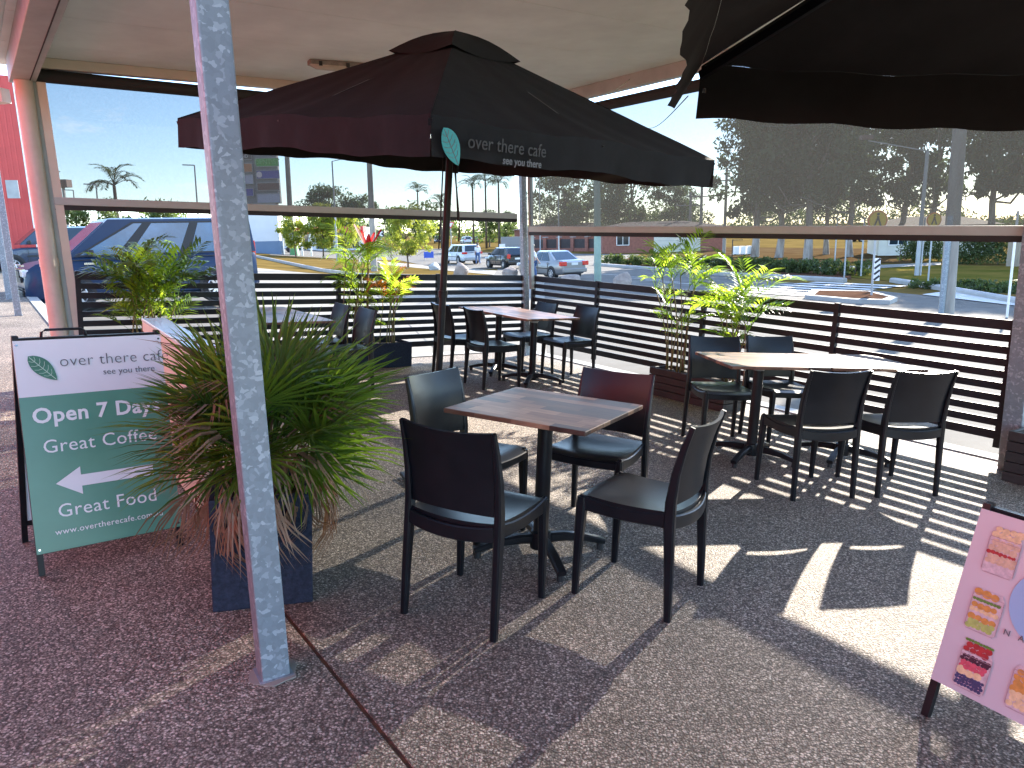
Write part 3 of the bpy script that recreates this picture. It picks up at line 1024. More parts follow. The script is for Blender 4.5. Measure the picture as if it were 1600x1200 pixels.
FW = lambda al, ac, z=0.0: F(OC + DR * al + DL * ac + np.array([0, 0, z]))     # along road fence, across into the patio
kA, kB, kC = gp(930, 415), gp(1320, 441), gp(1600, 477)
drape('road', 'asphalt', [gp(790, 398), kC, FW(9, -.25), FW(-3, -.25)], .02, 40, 20)
drape('main_road', 'asphalt', [gp(560, 392), gp(1000, 398), gp(935, 418), gp(690, 420)], .024, 30, 10)
drape('side_road', 'asphalt', [gp(440, 388), gp(700, 388), gp(740, 402), gp(420, 399)], .028, 30, 8)
drape('car_park', 'asphalt', [gp(-60, 400, hi=60), gp(330, 424, hi=60), FW(-.6, 2.6), FW(-.6, 5.4)], .02, 30, 20)
drape('driveway', 'concrete', [gp(330, 412), gp(560, 431), FW(-.6, .5), FW(-.6, 3.2)], .024, 30, 20)
drape('driveway_apron', 'concrete', [gp(555, 430), gp(850, 443), FW(-.2, -.5), FW(-.6, .9)], .032, 20, 14)
drape('footpath', 'concrete', [gp(560, 404), gp(860, 430), gp(850, 437), gp(560, 409)], .02, 20, 4)
kerb('verge_kerb', [gp(400, 402), gp(560, 432), gp(700, 436), gp(850, 443)])
kerb('road_kerb', [kA, gp(1120, 430), kB], .3, .15)
kerb('road_kerb', [gp(1395, 441), gp(1480, 455), kC, gp(1750, 505)], .3, .15)
drape('verge_bed', 'mulch', [gp(935, 402), gp(1330, 421), gp(1330, 437), gp(925, 412)], .02)
drape('park_litter', 'leaf_litter', [gp(1060, 386), gp(1480, 390), gp(1420, 412), gp(1060, 404)], .03)
drape('lawn', 'lawn', [gp(1330, 412), gp(1640, 418), gp(1640, 462), gp(1330, 434)], .024)
drape('park_path', 'concrete', [gp(1250, 420), gp(1470, 411), gp(1470, 415), gp(1290, 424)], .045, 20, 2)
# zebra crossing
zc = gp(1180, 461); ze = gp(1335, 440)
ax_ = np.array([math.cos(rad(125)), math.sin(rad(125))])
for k in range(7):
    c = np.array(gp(1268, 452)[:2]) + np.array([0.8192, 0.5736]) * (k - 3.2) * 1.15
    drape('crossing_stripe', 'road_marking', [c - ax_ * 2.1 + np.array([-.27, -.19]), c + ax_ * 2.1 + np.array([-.27, -.19]), c + ax_ * 2.1 + np.array([.27, .19]), c - ax_ * 2.1 + np.array([.27, .19])], .05, 6, 1)
for k in range(5):
    c = np.array(gp(1060 - k * 26, 444 - k * 3.4)[:2])
    drape('lane_marking', 'road_marking', [c - ax_ * 1.1 + .05, c + ax_ * 1.1 + .05, c + ax_ * 1.1 - .05, c - ax_ * 1.1 - .05], .05, 4, 1)
drape('stop_band', 'road_marking', [gp(1490, 455), gp(1640, 476), gp(1640, 486), gp(1440, 462)], .048, 10, 2)
# traffic island: raised kerb slab and brown infill
isl = [gp(1257, 468), gp(1268, 459), gp(1360, 461), gp(1402, 472), gp(1390, 477), gp(1330, 475)]
g = MB(); g.poly([q + np.array([0, 0, -.1]) for q in isl], (0, 0, .26)); tag(g.obj('traffic_island', 'kerb_concrete'), kind='structure')
cc = sum(isl) / 6
g = MB(); g.poly([cc + (q - cc) * .8 + np.array([0, 0, .162]) for q in isl], (0, 0, .01)); tag(g.obj('island_paving', 'mulch'), kind='structure')

# ------------------------------------------------------------------ patio slabs with a filled joint


def floor_piece(name, al0, al1, ac0, ac1, z=0.0, th=.22, m='exposed_aggregate'):
    P = [OC + DR * a + DL * b + np.array([0, 0, z]) for a, b in ((al0, ac0), (al1, ac0), (al1, ac1), (al0, ac1))]
    g = MB(); g.poly(P, (0, 0, -th))
    o = g.obj(name, m); o.matrix_world = FM
    return tag(o, kind='structure')


floor_piece('patio_slab', -.32, 14.5, -.12, 5.205)
floor_piece('walkway_slab', -17, 14.5, 5.222, 11.5)
floor_piece('slab_joint', -.32, 14.5, 5.205, 5.222, -.006, .1, 'rust_filler')
floor_piece('slab_edging', -.55, 14.5, -.3, -.125, .012, .3, 'kerb_concrete')
floor_piece('slab_edging', -.55, -.325, -.12, 5.2, .012, .3, 'kerb_concrete')
floor_piece('walkway_kerb', -17, -.56, 5.03, 5.217, .015, .35, 'kerb_concrete')

# ------------------------------------------------------------------ slat fences
def slat_fence(name, label, al, length, posts, base):
    o = thing(name, label, 'fence', FM)
    al = np.asarray(al, float)
    nrm = np.array([-al[1], al[0], 0])
    if nrm @ base < 0: nrm = -nrm
    slat_meshes = {}
    for a, b in zip(posts[:-1], posts[1:]):
        for k in range(10):
            top = 1.078 - k * .0895 - (.014 if k else 0)
            hgt = .074 if k == 0 else (.066 if k == 9 else .056)
            key = (round(b - a, 3), hgt)
            if key not in slat_meshes:
                g = MB(); g.box((0, 0, -hgt / 2), (b - a - .046, .02, hgt))
                slat_meshes[key] = g.mesh('slat', 'charcoal_slat_paint')
            c = OC + al * (a + b) / 2
            ang = math.atan2(al[1], al[0])
            link('slat', slat_meshes[key], o, Matrix.Translation((c[0], c[1], top + .0)) @ Matrix.Rotation(ang + random.uniform(-.0008, .0008), 4, 'Z'))
    for a in posts:
        c = OC + al * a
        g = MB(); g.box((c[0], c[1], .61), (.044, .044, .955), math.atan2(al[1], al[0]))
        g.obj('post', 'charcoal_slat_paint', o)
    return o


random.seed(3)
slat_fence('slat_fence', 'black horizontal slat fence on the road side, behind the double table with four chairs', DR, 5.9, [.09, 1.37, 3.02, 4.5, 5.9], DL)
slat_fence('slat_fence', 'black horizontal slat fence on the car park side, in front of the blue van', DL, 5.3, [.09, 1.42, 2.72, 4.02, 5.32], DR)

# ------------------------------------------------------------------ posts that carry the roof
ZC = 3.1      # underside of the ceiling
UPW = np.array([0, 0, 1.0])
Ow = F(OC)
DRW = FW(1, 0) - FW(0, 0); DRW[2] = 0; DRW /= np.linalg.norm(DRW)
DLW = FW(0, 1) - FW(0, 0); DLW[2] = 0; DLW /= np.linalg.norm(DLW)


def RW(al, ac, z):
    """roof coordinates: along / across measured level from the fence corner"""
    p = np.array([Ow[0], Ow[1], 0]) + DRW * al + DLW * ac
    return np.array([p[0], p[1], z])


ANG = math.atan2(DRW[1], DRW[0])


def roof_post(name, label, p, size, m, top=ZC - .135, yaw=ANG):
    o = thing(name, label, 'post', wm(p[0], p[1], p[2], yaw))
    g = MB(); g.box((0, 0, (top - p[2]) / 2), (size[0], size[1], top - p[2]))
    bevel(g.obj('shaft', m, o), .007, 2)
    g = MB(); g.box((0, 0, .003), (size[0] + .02, size[1] + .02, .006)); g.obj('base_plate', m, o)
    return o


p = F([-.79, 2.39, 0])
roof_post('steel_post', 'galvanised square steel post in the foreground in front of the fan palm', p, (.094, .094), 'galvanised_steel', ZC - .01, math.atan2(.048, .08))
g = MB(); rg_ = np.random.default_rng(5)
g.poly([(.09 * (1 + .12 * rg_.normal()) * math.cos(a_), .085 * (1 + .12 * rg_.normal()) * math.sin(a_), 0) for a_ in np.linspace(0, 2 * math.pi, 15)[:-1]], (0, 0, .004))
q_ = g.obj('mortar_collar', 'concrete'); q_.parent = bpy.data.objects['steel_post']; q_.matrix_local = Matrix.Translation((0, 0, .001))
p = FW(.03, .03)
o = roof_post('steel_post', 'galvanised steel corner post between the two screens', p, (.08, .08), 'galvanised_steel')
for dx, dy, w in ((-.1, .07, .09), (.085, .055, .05)):
    g = MB(); g.box((dx, dy, (ZC - .14 - p[2] - .0) / 2 + .45), (w, .05, ZC - .14 - p[2] - .9)); g.obj('screen_guide', 'beam_paint', o)
p = FW(6.02, .02)
roof_post('steel_post', 'galvanised steel post at the right end of the road side fence', p, (.13, .13), 'galvanised_steel')

p = FW(-.02, 5.41)
o = thing('roof_column', 'tan painted column at the left end of the car park side fence', 'column', wm(p[0], p[1], p[2], ANG))
h_ = ZC - .14 - p[2]
g = MB(); g.tube([(.02, -.06, 0), (.02, -.06, 1.15)], .075, 20); g.obj('tube', 'tan_tube_paint', o, 'auto')
g = MB(); g.tube([(.02, -.06, 1.17), (.02, -.06, h_)], .073, 20); g.obj('tube', 'tan_tube_paint', o, 'auto')
g = MB(); g.tube([(.02, -.06, 1.13), (.02, -.06, 1.2)], .08, 20); g.obj('collar', 'tan_tube_paint', o, 'auto')
g = MB(); g.bar((.0, .1, .02), (.0, .075, h_), .07, .07, (1, 0, 0)); g.obj('screen_guide', 'cream_metal', o)
g = MB(); g.bar((-.03, .03, .02), (-.03, .025, h_), .06, .06, (1, 0, 0)); g.obj('screen_guide', 'beam_paint', o)

# ------------------------------------------------------------------ ceiling panels, beams, fascia
ceil = MB()
ceil.poly([RW(-.5, -.25, ZC + .03), RW(9.5, -.25, ZC + .03), RW(9.5, 5.7, ZC + .03), RW(-.5, 5.7, ZC + .03)], (0, 0, .14))
ceiling = tag(ceil.obj('ceiling', 'ceiling_white'), kind='structure')
k = 0
a = -.42
while a < 9.3:
    g = MB()
    b = min(a + .99, 9.45)
    g.poly([RW(a, -.2, ZC), RW(b, -.2, ZC), RW(b, 5.62, ZC), RW(a, 5.62, ZC)], (0, 0, .028))
    bevel(g.obj('ceiling_panel', 'ceiling_white', ceiling), .003, 1)
    a = b + .007


def beam(name, label, p0, p1, w, h, m, extra=None):
    g = MB(); g.bar(p0, p1, w, h)
    o = g.obj(name, m)
    bevel(o, .004, 1)
    tag(o, label, 'beam')
    return o


beam('roof_beam', 'painted beam under the ceiling edge above the road side screen', RW(-.1, .02, ZC - .07), RW(9.4, .02, ZC - .07), .1, .136, 'beam_paint')
beam('roof_beam', 'cream fascia beam under the ceiling above the car park side screen', RW(.02, .08, ZC - .045), RW(.02, 5.34, ZC - .045), .1, .088, 'cream_metal')
o = beam('roof_beam', 'deep painted beam running from the tan column overhead to the left of the patio', RW(-.15, 5.46, ZC - .1), RW(9.4, 5.46, ZC - .1), .2, .196, 'beam_paint')
g = MB(); g.bar(RW(-.15, 5.41, ZC - .2), RW(9.4, 5.41, ZC - .2), .008, .006); g.obj('seam', 'dark_rubber', o)
beam('roof_beam', 'outer edge beam of the roof above the walkway', RW(-.15, 5.85, ZC - .02), RW(9.4, 5.85, ZC - .02), .16, .2, 'tan_tube_paint')

# ------------------------------------------------------------------ roll-down mesh screens
def screen(name, label, along, length, zb0, zb1, zt0, zt1, x0=.14):
    o = thing(name, label, 'outdoor blind')
    d = np.array([DRW, DLW][along])
    nrm = np.array([DLW, DRW][along])
    base = np.array([Ow[0], Ow[1], 0]) - nrm * .0
    P = lambda s, z: base + d * s + np.array([0, 0, z])
    L0, L1 = x0, length
    zb = lambda s: zb0 + (zb1 - zb0) * (s - L0) / (L1 - L0)
    zt = lambda s: zt0 + (zt1 - zt0) * (s - L0) / (L1 - L0)
    g = MB()
    g.grid(lambda u, v: P(L0 + (L1 - L0) * u, zb(L0 + (L1 - L0) * u) * (1 - v) + zt(L0 + (L1 - L0) * u) * v) + nrm * .012 * math.sin(math.pi * v) * math.sin(5 * u), 30, 8)
    g.obj('fabric', 'screen_mesh', o, True)
    g = MB(); g.bar(P(L0 - .02, zb(L0)), P(L1 + .02, zb(L1)), .045, .07); bevel(g.obj('bottom_bar', 'blind_bar', o), .006, 2)
    g = MB(); g.bar(P(L0 - .02, zb(L0) - .057), P(L1 + .02, zb(L1) - .057), .03, .045); g.obj('weather_strip', 'dark_rubber', o)
    g = MB(); g.tube([P(L0 - .03, zt(L0)), P(L1 + .03, zt(L1))], .058, 16); g.obj('roller', 'dark_rubber', o, 'auto')
    return o


screen('mesh_screen', 'grey mesh screen lowered on the road side, trees showing through', 0, 5.98, 1.51, 1.41, 2.855, 2.84)
screen('mesh_screen', 'grey mesh screen lowered on the car park side, blue sky showing through', 1, 5.33, 1.68, 1.865, 2.87, 2.955)

# ------------------------------------------------------------------ cafe chairs
def make_chair():
    o = thing('cafe_chair', '', 'chair', FM)
    wf, wr, d = .205, .205, .213

    def seat_z(u, v):
        x = 2 * u - 1
        return .452 - .016 * math.sin(math.pi * min(1, v * 1.02)) ** 1.2 * (1 - .35 * x * x) - .018 * max(0, (v - .86) / .14) ** 2 + .006 * x * x

    def top(u, v):
        x = 2 * u - 1
        w = .196 + .012 * v
        y = -.19 + .415 * v - .028 * (x * x - 1) * (1 - v) * -1 + .012 * (1 - x * x) * v
        return (x * w, y, seat_z(u, v))
    g = MB()
    g.slab(top, 14, 14, lambda u, v: (0, 0, -.022))
    g.obj('seat', 'black_resin', o, 'auto')
    # skirt rails round the seat, arched between the legs
    for sx in (-1, 1):
        g = MB(); pts = []; secs = []
        for i in range(9):
            v = i / 8
            pts.append((sx * (.19 + .012 * v), -.185 + .4 * v, .452 - .02 - .016 * math.sin(math.pi * v) ** 1.2 - .012 + .0 * v))
            secs.append((.022, .052 + .02 * (2 * v - 1) ** 4))
        g.sweep(pts, secs, side=(1, 0, 0)); g.obj('side_rail', 'black_resin', o, 'auto')
    for yy, bow, nm in ((.222, .012, 'front_rail'), (-.2, -.03, 'rear_rail')):
        g = MB(); pts = []; secs = []
        for i in range(9):
            x = 2 * i / 8 - 1
            pts.append((x * .19, yy + bow * (1 - x * x), .418 - (.012 if nm == 'rear_rail' else .004) * (1 - x * x)))
            secs.append((.02, .058 if nm == 'rear_rail' else .04))
        g.sweep(pts, secs, side=(0, 1, 0)); g.obj(nm, 'black_resin', o, 'auto')
    for sx in (-1, 1):
        g = MB()
        g.sweep([(sx * .206, .214, 0), (sx * .204, .211, .2), (sx * .2, .206, .4), (sx * .199, .205, .444)], [(.027, .027), (.033, .036), (.04, .046), (.036, .04)])
        g.obj('leg', 'black_resin', o, 'auto')
        g = MB()
        g.sweep([(sx * .209, -.213, 0), (sx * .207, -.203, .2), (sx * .204, -.19, .4), (sx * .203, -.188, .5), (sx * .203, -.2, .62), (sx * .203, -.224, .73), (sx * .203, -.253, .82)],
                [(.028, .028), (.03, .036), (.032, .046), (.03, .044), (.026, .036), (.02, .028), (.013, .02)])
        g.obj('leg', 'black_resin', o, 'auto')

    def back(u, v):
        x = 2 * u - 1
        z = .482 + .338 * v
        y0 = np.interp(z, [.5, .62, .73, .82], [-.188, -.2, -.224, -.253])
        zz = z - .012 * (1 - x * x) * (1 if v > .5 else -.3) * abs(2 * v - 1)
        return (x * .2, y0 - .03 * (1 - x * x), zz)
    g = MB(); g.slab(back, 14, 10, lambda u, v: (0, .014, .002)); g.obj('backrest', 'black_resin', o, 'auto')
    return o


CH = make_chair()
chairs = [
    (-.121, 2.946, 332.5, 'black resin chair with its back to us, nearest the green sign', 'front'),
    (.599, 3.154, 58.2, 'black resin chair seen from the side, to the right of the front timber table', 'front'),
    (.471, 3.923, 152.3, 'black resin chair with a red sheen, behind the right corner of the front timber table', 'front'),
    (-.209, 3.757, 236.6, 'black resin chair with a pale sheen, behind the left corner of the front timber table', 'front'),
    (1.910, 4.712, 13.2, 'left black chair with its back to us at the double table by the road fence', 'road'),
    (2.499, 4.832, 10.7, 'right black chair with its back to us at the double table by the road fence', 'road'),
    (1.639, 5.811, 186.0, 'left of the two chairs facing us at the double table, beside the planter', 'road'),
    (2.170, 5.993, 192.9, 'right of the two chairs facing us at the double table, against the road fence', 'road'),
    (-.217, 7.919, 301.1, 'black chair side-on at the corner table, nearer of the pair beside the umbrella pole', 'corner'),
    (-.604, 8.362, 303.0, 'black chair at the corner table half hidden by the umbrella pole', 'corner'),
    (.628, 8.507, 122.7, 'black chair at the corner table, nearer of the pair backing on the road fence', 'corner'),
    (.177, 8.859, 122.2, 'black chair at the corner table, closest to the corner post', 'corner'),
    (-1.979, 7.647, 123.4, 'red tinted chair at the car park side table, farther of the pair', 'left'),
    (-1.633, 7.209, 124.4, 'red tinted chair at the car park side table, nearer one, before the low planter', 'left'),
]
for i, (x, y, a, lab, g_) in enumerate(chairs):
    M_ = fm(x, y, rad(a))
    if i == 0:
        CH.matrix_world = M_; CH['label'] = lab; CH['group'] = 'black resin cafe chairs'
    else:
        copy_tree(CH, None, M_, lab, 'black resin cafe chairs')

# ------------------------------------------------------------------ cafe tables
def make_table(a=.716, b=.68):
    o = thing('cafe_table', '', 'table', FM)
    g = MB(); g.box((0, 0, .729), (a, b, .022))
    t_ = g.obj('tabletop', 'timber_block_laminate', o); bevel(t_, .006, 3)
    g = MB(); g.cyl((0, 0, .07), (0, 0, .705), .037, 24); g.obj('column', 'black_powder_coat', o, 'auto')
    g = MB(); g.lathe([(.0, .712), (.13, .712), (.13, .704), (.06, .698), (.045, .67), (.037, .66)], (0, 0, 0), 20); g.obj('top_plate', 'pole_grey', o, 'auto')
    g = MB(); g.lathe([(.0, .03), (.05, .032), (.056, .06), (.05, .115), (.037, .12)], (0, 0, 0), 20); g.obj('hub', 'black_powder_coat', o, 'auto')
    for k in range(4):
        th = math.pi / 4 + k * math.pi / 2
        c_, s_ = math.cos(th), math.sin(th)
        g = MB()
        pts = [(r_ * c_, r_ * s_, z_) for r_, z_ in ((.03, .082), (.12, .083), (.22, .072), (.3, .052), (.335, .042))]
        g.sweep(pts, [(.042, .05), (.044, .046), (.046, .036), (.046, .03), (.044, .026)], side=(-s_, c_, 0))
        f_ = g.obj('foot', 'black_powder_coat', o, 'auto')
        g = MB(); g.cyl((.315 * c_, .315 * s_, 0), (.315 * c_, .315 * s_, .036), .017, 12); g.obj('glide', 'black_plastic', f_)
    return o


TB = make_table()
tables = []
for x, y, a, lab in [
    (.168, 3.511, -29.7, 'square timber-print table in the foreground with four black chairs round it'),
]:
    TB.matrix_world = fm(x, y, rad(a)); TB['label'] = lab; TB['group'] = 'timber-print cafe tables'


def pair(cx, cy, a, lab1, lab2):
    c_, s_ = math.cos(a), math.sin(a)
    for sg, lab in ((-1, lab1), (1, lab2)):
        copy_tree(TB, None, fm(cx + sg * .3595 * c_, cy + sg * .3595 * s_, a + rad(.25) * sg), lab, 'timber-print cafe tables')


pair(2.131, 5.438, rad(8.0), 'left half of the double table by the road fence, pale with glare', 'right half of the double table by the road fence, brightest with glare')
pair(.018, 8.458, rad(-56.6 + 180), 'nearer half of the double table by the corner post', 'farther half of the double table by the corner post')
r0 = np.array([-1.629, 6.888]); v_ = -DR[:2]; u_ = DL[:2]
c0 = r0 + v_ * .72 + u_ * .34
pair(c0[0], c0[1], math.atan2(v_[1], v_[0]), 'nearer half of the blue-glared double table behind the fan palm', 'farther half of the blue-glared double table behind the fan palm')

# ------------------------------------------------------------------ market umbrellas
def leaf_logo(o, M_, w, h, m_leaf, m_vein, depth=.0015):
    pts = smooth_outline(w, h)
    g = MB(); g.poly([(x, y, 0) for x, y in pts], (0, 0, depth))
    lf = link('leaf_logo', g.mesh('leaf_logo', m_leaf), o, M_)
    g = MB()
    vt = w * .03
    g.bar((0, h * .46, depth + .0006), (0, -h * .47, depth + .0006), vt, .0008)
    for k in range(5):
        y = h * (.27 - .14 * k)
        for sx in (-1, 1):
            x1 = sx * w * .5 * math.sin(math.pi * (.5 - (y + h * .1) / h) ** .85 if (y + h * .1) / h < .5 else .1) * .72
            g.bar((0, y, depth + .0006), (x1 * .6, y + h * .045, depth + .0006), vt * .7, .0008)
            g.bar((x1 * .6, y + h * .045, depth + .0006), (x1, y + h * .12, depth + .0006), vt * .6, .0008)
    g.obj('leaf_vein', m_vein, lf)
    return lf


def umbrella(label, M_, side, zr, za, val, logos, flare=(0, 0, 0, 0), valances=(0, 1, 2, 3), seed=1):
    rng = np.random.default_rng(seed)
    o = thing('market_umbrella', label, 'umbrella', M_, 'black square market umbrellas')
    r_ = side / math.sqrt(2)
    cs = [np.array([r_ * math.cos(k * math.pi / 2), r_ * math.sin(k * math.pi / 2), zr]) for k in range(4)]
    ap = np.array([0, 0, za])
    for k in range(4):
        A, B = cs[k], cs[(k + 1) % 4]

        def pan(u, v):
            e_ = A * (1 - u) + B * u
            p_ = e_ * (1 - v) + ap * v
            sag = .05 * math.sin(math.pi * u) * math.sin(math.pi * min(1, v * 1.1)) * (1 - v)
            mid = abs(2 * u - 1)
            seam = .012 * (1 - mid) ** 6 * (1 - v)
            drape_ = .01 * (math.sin(math.pi * 2 * abs(u - .5)) ** 2) * (1 - v) ** 2
            return p_ - np.array([0, 0, sag + drape_ - seam + .004 * math.sin(40 * u + 9 * v + seed) * (1 - v)])
        g = MB(); g.grid(pan, 40, 14); g.obj('canopy_panel', 'black_canvas', o, True)
        nrm = (A + B) / 2; nrm[2] = 0; nrm /= np.linalg.norm(nrm)
        fl = flare[k]

        def vl(u, v):
            e_ = pan(u, 0)
            ripple = .009 * math.sin(17 * u + k * 2 + seed) * v + .007 * math.sin(41 * u + seed) * v + .004 * math.sin(83 * u + 2 * seed) * v
            hh = val * (1 + .03 * math.sin(6 * u + k))
            return np.asarray(e_) + nrm * (.0005 + ripple + v * hh * math.sin(fl)) - np.array([0, 0, v * hh * math.cos(fl)])
        if k in valances:
            g = MB(); g.grid(vl, 40, 6); g.obj('valance', 'black_canvas', o, True)
    # vent cap
    for k in range(4):
        A = cs[k] * .24; B = cs[(k + 1) % 4] * .24
        zc_ = zr + (za - zr) * .77 + .02
        A = np.array([A[0], A[1], zc_]); B = np.array([B[0], B[1], zc_])
        ap2 = ap + np.array([0, 0, .025])
        g = MB(); g.grid(lambda u, v: (A * (1 - u) + B * u) * (1 - v) + ap2 * v - np.array([0, 0, .03 * math.sin(math.pi * u) * (1 - v) - .025 * math.sin(math.pi * v)]), 10, 6)
        g.obj('vent_cap', 'black_canvas', o, True)
    g = MB(); g.cyl((0, 0, .04), (0, 0, za - .03), .021, 20); g.obj('pole', 'black_powder_coat', o, 'auto')
    g = MB(); g.cyl((0, 0, .02), (0, 0, .34), .03, 16); g.obj('sleeve', 'black_powder_coat', o, 'auto')
    g = MB(); g.box((0, 0, .012), (.34, .34, .024), .4); bevel(g.obj('base_plate', 'black_powder_coat', o), .006)
    g = MB(); g.cyl((0, 0, 1.17), (0, 0, 1.21), .028, 16); g.obj('collar', 'black_powder_coat', o, 'auto')
    hz = zr - .02
    g = MB(); g.lathe([(.021, hz - .05), (.055, hz - .05), (.06, hz), (.03, hz + .05), (.021, hz + .05)], (0, 0, 0), 16); g.obj('hub', 'black_plastic', o, 'auto')
    for k in range(8):
        E_ = cs[k // 2] if k % 2 == 0 else (cs[k // 2] + cs[(k // 2 + 1) % 4]) / 2
        E_ = E_ - np.array([0, 0, .03])
        g = MB(); g.bar(ap - np.array([0, 0, .04]), E_, .016, .026); rb = g.obj('rib', 'black_powder_coat', o)
        mid = (ap - np.array([0, 0, .04])) * .45 + E_ * .55
        g = MB(); g.bar((E_[0] * .03, E_[1] * .03, hz), mid - np.array([0, 0, .013]), .012, .02); g.obj('strut', 'black_powder_coat', rb)
        g = MB(); g.cyl(E_ * .985 - np.array([0, 0, .012]), E_ * .985 - np.array([0, 0, .026]), .007, 8); g.obj('rivet', 'chrome', rb)
    # pulley rope hanging in a loop
    g = MB()
    g.tube([(.03 + .055 * math.sin(t_ * math.pi) * (1 + .15 * math.sin(9 * t_)), -.02, 1.92 - .42 * math.sin(t_ * math.pi)) for t_ in np.linspace(0, 1, 22)], .004, 6)
    g.tube([(.035 + .03 * math.sin(t_ * math.pi), -.015, 1.92 - .3 * math.sin(t_ * math.pi)) for t_ in np.linspace(0, 1, 18)], .0035, 6)
    g.tube([(-.035, -.01, hz - .04), (-.034, -.01, 1.62), (-.036, -.012, 1.45)], .004, 6)
    g.obj('pulley_rope', 'dark_rubber', o, True)
    if logos:
        k = 3                                       # valance between the near corner and the right corner
        A, B = cs[3], cs[0]
        ex = (B - A); ln = np.linalg.norm(ex); ex /= ln
        nrm = np.cross(ex, (0, 0, 1.0)); nrm /= np.linalg.norm(nrm)
        if nrm @ (A + B) < 0: nrm = -nrm

        def place(me_or_none, s, dz, nm):
            pos = A + ex * s + nrm * .026 + np.array([0, 0, dz])
            M2 = Matrix.Identity(4)
            for i in range(3):
                M2[i][0] = ex[i]; M2[i][1] = (0, 0, 1)[i]; M2[i][2] = nrm[i]; M2[i][3] = pos[i]
            if me_or_none is None:
                return M2
            return link(nm, me_or_none, o, M2)
        M2 = place(None, .085, -.11, '')
        leaf_logo(o, M2 @ Matrix.Rotation(rad(33), 4, 'Z'), .09, .155, 'teal_print', 'pale_print')
        place(text_mesh('over there cafe', .075, 'faint_print'), .17, -.105, 'lettering')
        place(text_mesh('see you there', .043, 'pale_print', bold=.0006), .37, -.15, 'lettering')
    return o


def umb_matrix(x, y, ta, tb, yaw):
    b = F([x, y, 0])
    ax = np.array([math.sin(ta), math.sin(tb), 1.0]); ax /= np.linalg.norm(ax)
    e1 = np.array([1.0, 0, 0]) - ax * ax[0]; e1 /= np.linalg.norm(e1)
    e2 = np.cross(ax, e1)
    c_, s_ = math.cos(yaw), math.sin(yaw)
    m_ = Matrix.Identity(4)
    for i in range(3):
        m_[i][0] = c_ * e1[i] + s_ * e2[i]
        m_[i][1] = -s_ * e1[i] + c_ * e2[i]
        m_[i][2] = ax[i]
        m_[i][3] = b[i]
    return m_


umbrella('black square umbrella with a teal leaf logo, open over the middle of the patio', umb_matrix(-.471, 4.554, .097, -.05, .024), 2.13, 2.06, 2.6, .148, True, (.0, .0, .0, .0), seed=1)
umbrella('black umbrella cut off at the top right, one corner over the tables', umb_matrix(1.40, 1.42, .09, .0, rad(34.6)), 2.15, 2.045, 2.6, .165, False, (0, .5, 0, 0), seed=4)

# ------------------------------------------------------------------ sandwich board signs
def a_frame(label, M_, w, zb, zt, lean):
    """front panel stands on two legs leaning back along +y; the rear frame mirrors it"""
    o = thing('sandwich_board', label, 'sign', M_)
    sl = math.hypot(1, lean)
    back = 2 * lean * (zt + .03)
    for sx in (-1, 1):
        x = sx * (w / 2 - .012)
        g = MB(); g.bar((x, 0, 0), (x, lean * (zt + .02), zt + .02), .024, .024, (0, 1, 0)); g.obj('leg', 'black_powder_coat', o)
        g = MB(); g.bar((x, back, 0), (x, back - lean * (zt + .02), zt + .02), .024, .024, (0, 1, 0)); g.obj('leg', 'black_powder_coat', o)
    P = lambda x, z, d=0.0: np.array([x, lean * z - d / sl, z + d * lean / sl])
    for z in (zb + .01, zt):
        g = MB(); g.bar(P(-w / 2, z, -.012), P(w / 2, z, -.012), .024, .024, (0, 1, 0)); g.obj('frame_rail', 'black_powder_coat', o)
        g = MB(); g.bar((-w / 2, back - lean * z, z), (w / 2, back - lean * z, z), .024, .024, (0, 1, 0)); g.obj('frame_rail', 'black_powder_coat', o)
    g = MB(); q = [(-w / 2, zb), (w / 2, zb), (w / 2, zt), (-w / 2, zt)]
    g.poly([(x, back - lean * z - .004, z) for x, z in q], (0, .006, 0)); g.obj('rear_panel', 'sign_white', o)
    def S(x, z, d=.004):                       # matrix on the front face: x right, y up the panel
        p_ = P(x, z, .014 + d)
        ey = np.array([0, lean, 1]) / sl; ez = np.array([0, -1, lean]) / sl
        m_ = Matrix.Identity(4)
        for i in range(3):
            m_[i][0] = (1, 0, 0)[i]; m_[i][1] = ey[i]; m_[i][2] = ez[i]; m_[i][3] = p_[i]
        return m_
    return o, P, S, sl


sgM = fm(-1.793, 3.253, .707)
o, P, S, sl = a_frame('green and white sandwich board reading Open 7 Days, beside the fan palm', sgM, .6, .092, .999, .222)
zm = .092 + (.999 - .092) * .735
for z0, z1, m_, nm in ((.092, zm, 'sign_green', 'front_panel'), (zm, .999, 'sign_white', 'front_panel')):
    g = MB(); g.poly([P(-.3, z0, .006), P(.3, z0, .006), P(.3, z1, .006), P(-.3, z1, .006)], P(0, 0, .014) - P(0, 0, .006)); pn = g.obj(nm, m_, o)
H_ = (.999 - .092)
zz = lambda k: .092 + H_ * k
link('lettering', text_mesh('over there cafe', .072, 'sign_lettering_grey', space=1.03, bold=-.0011), o, S(-.135, zz(.868)))
link('lettering', text_mesh('see you there', .04, 'sign_lettering_grey', bold=-.0003), o, S(.035, zz(.815)))
leaf_logo(o, S(-.2, zz(.865)) @ Matrix.Rotation(rad(42), 4, 'Z'), .075, .15, 'sign_leaf_green', 'sign_leaf_vein')
link('lettering', text_mesh('Open 7 Days', .092, 'sign_lettering_white', 'CENTER', bold=.0022, space=1.06), o, S(0, zz(.61)))
link('lettering', text_mesh('Great Coffee', .083, 'sign_lettering_white', 'CENTER', space=1.05), o, S(.0, zz(.465)))
link('lettering', text_mesh('Great Food', .083, 'sign_lettering_white', 'CENTER', space=1.05), o, S(.0, zz(.155)))
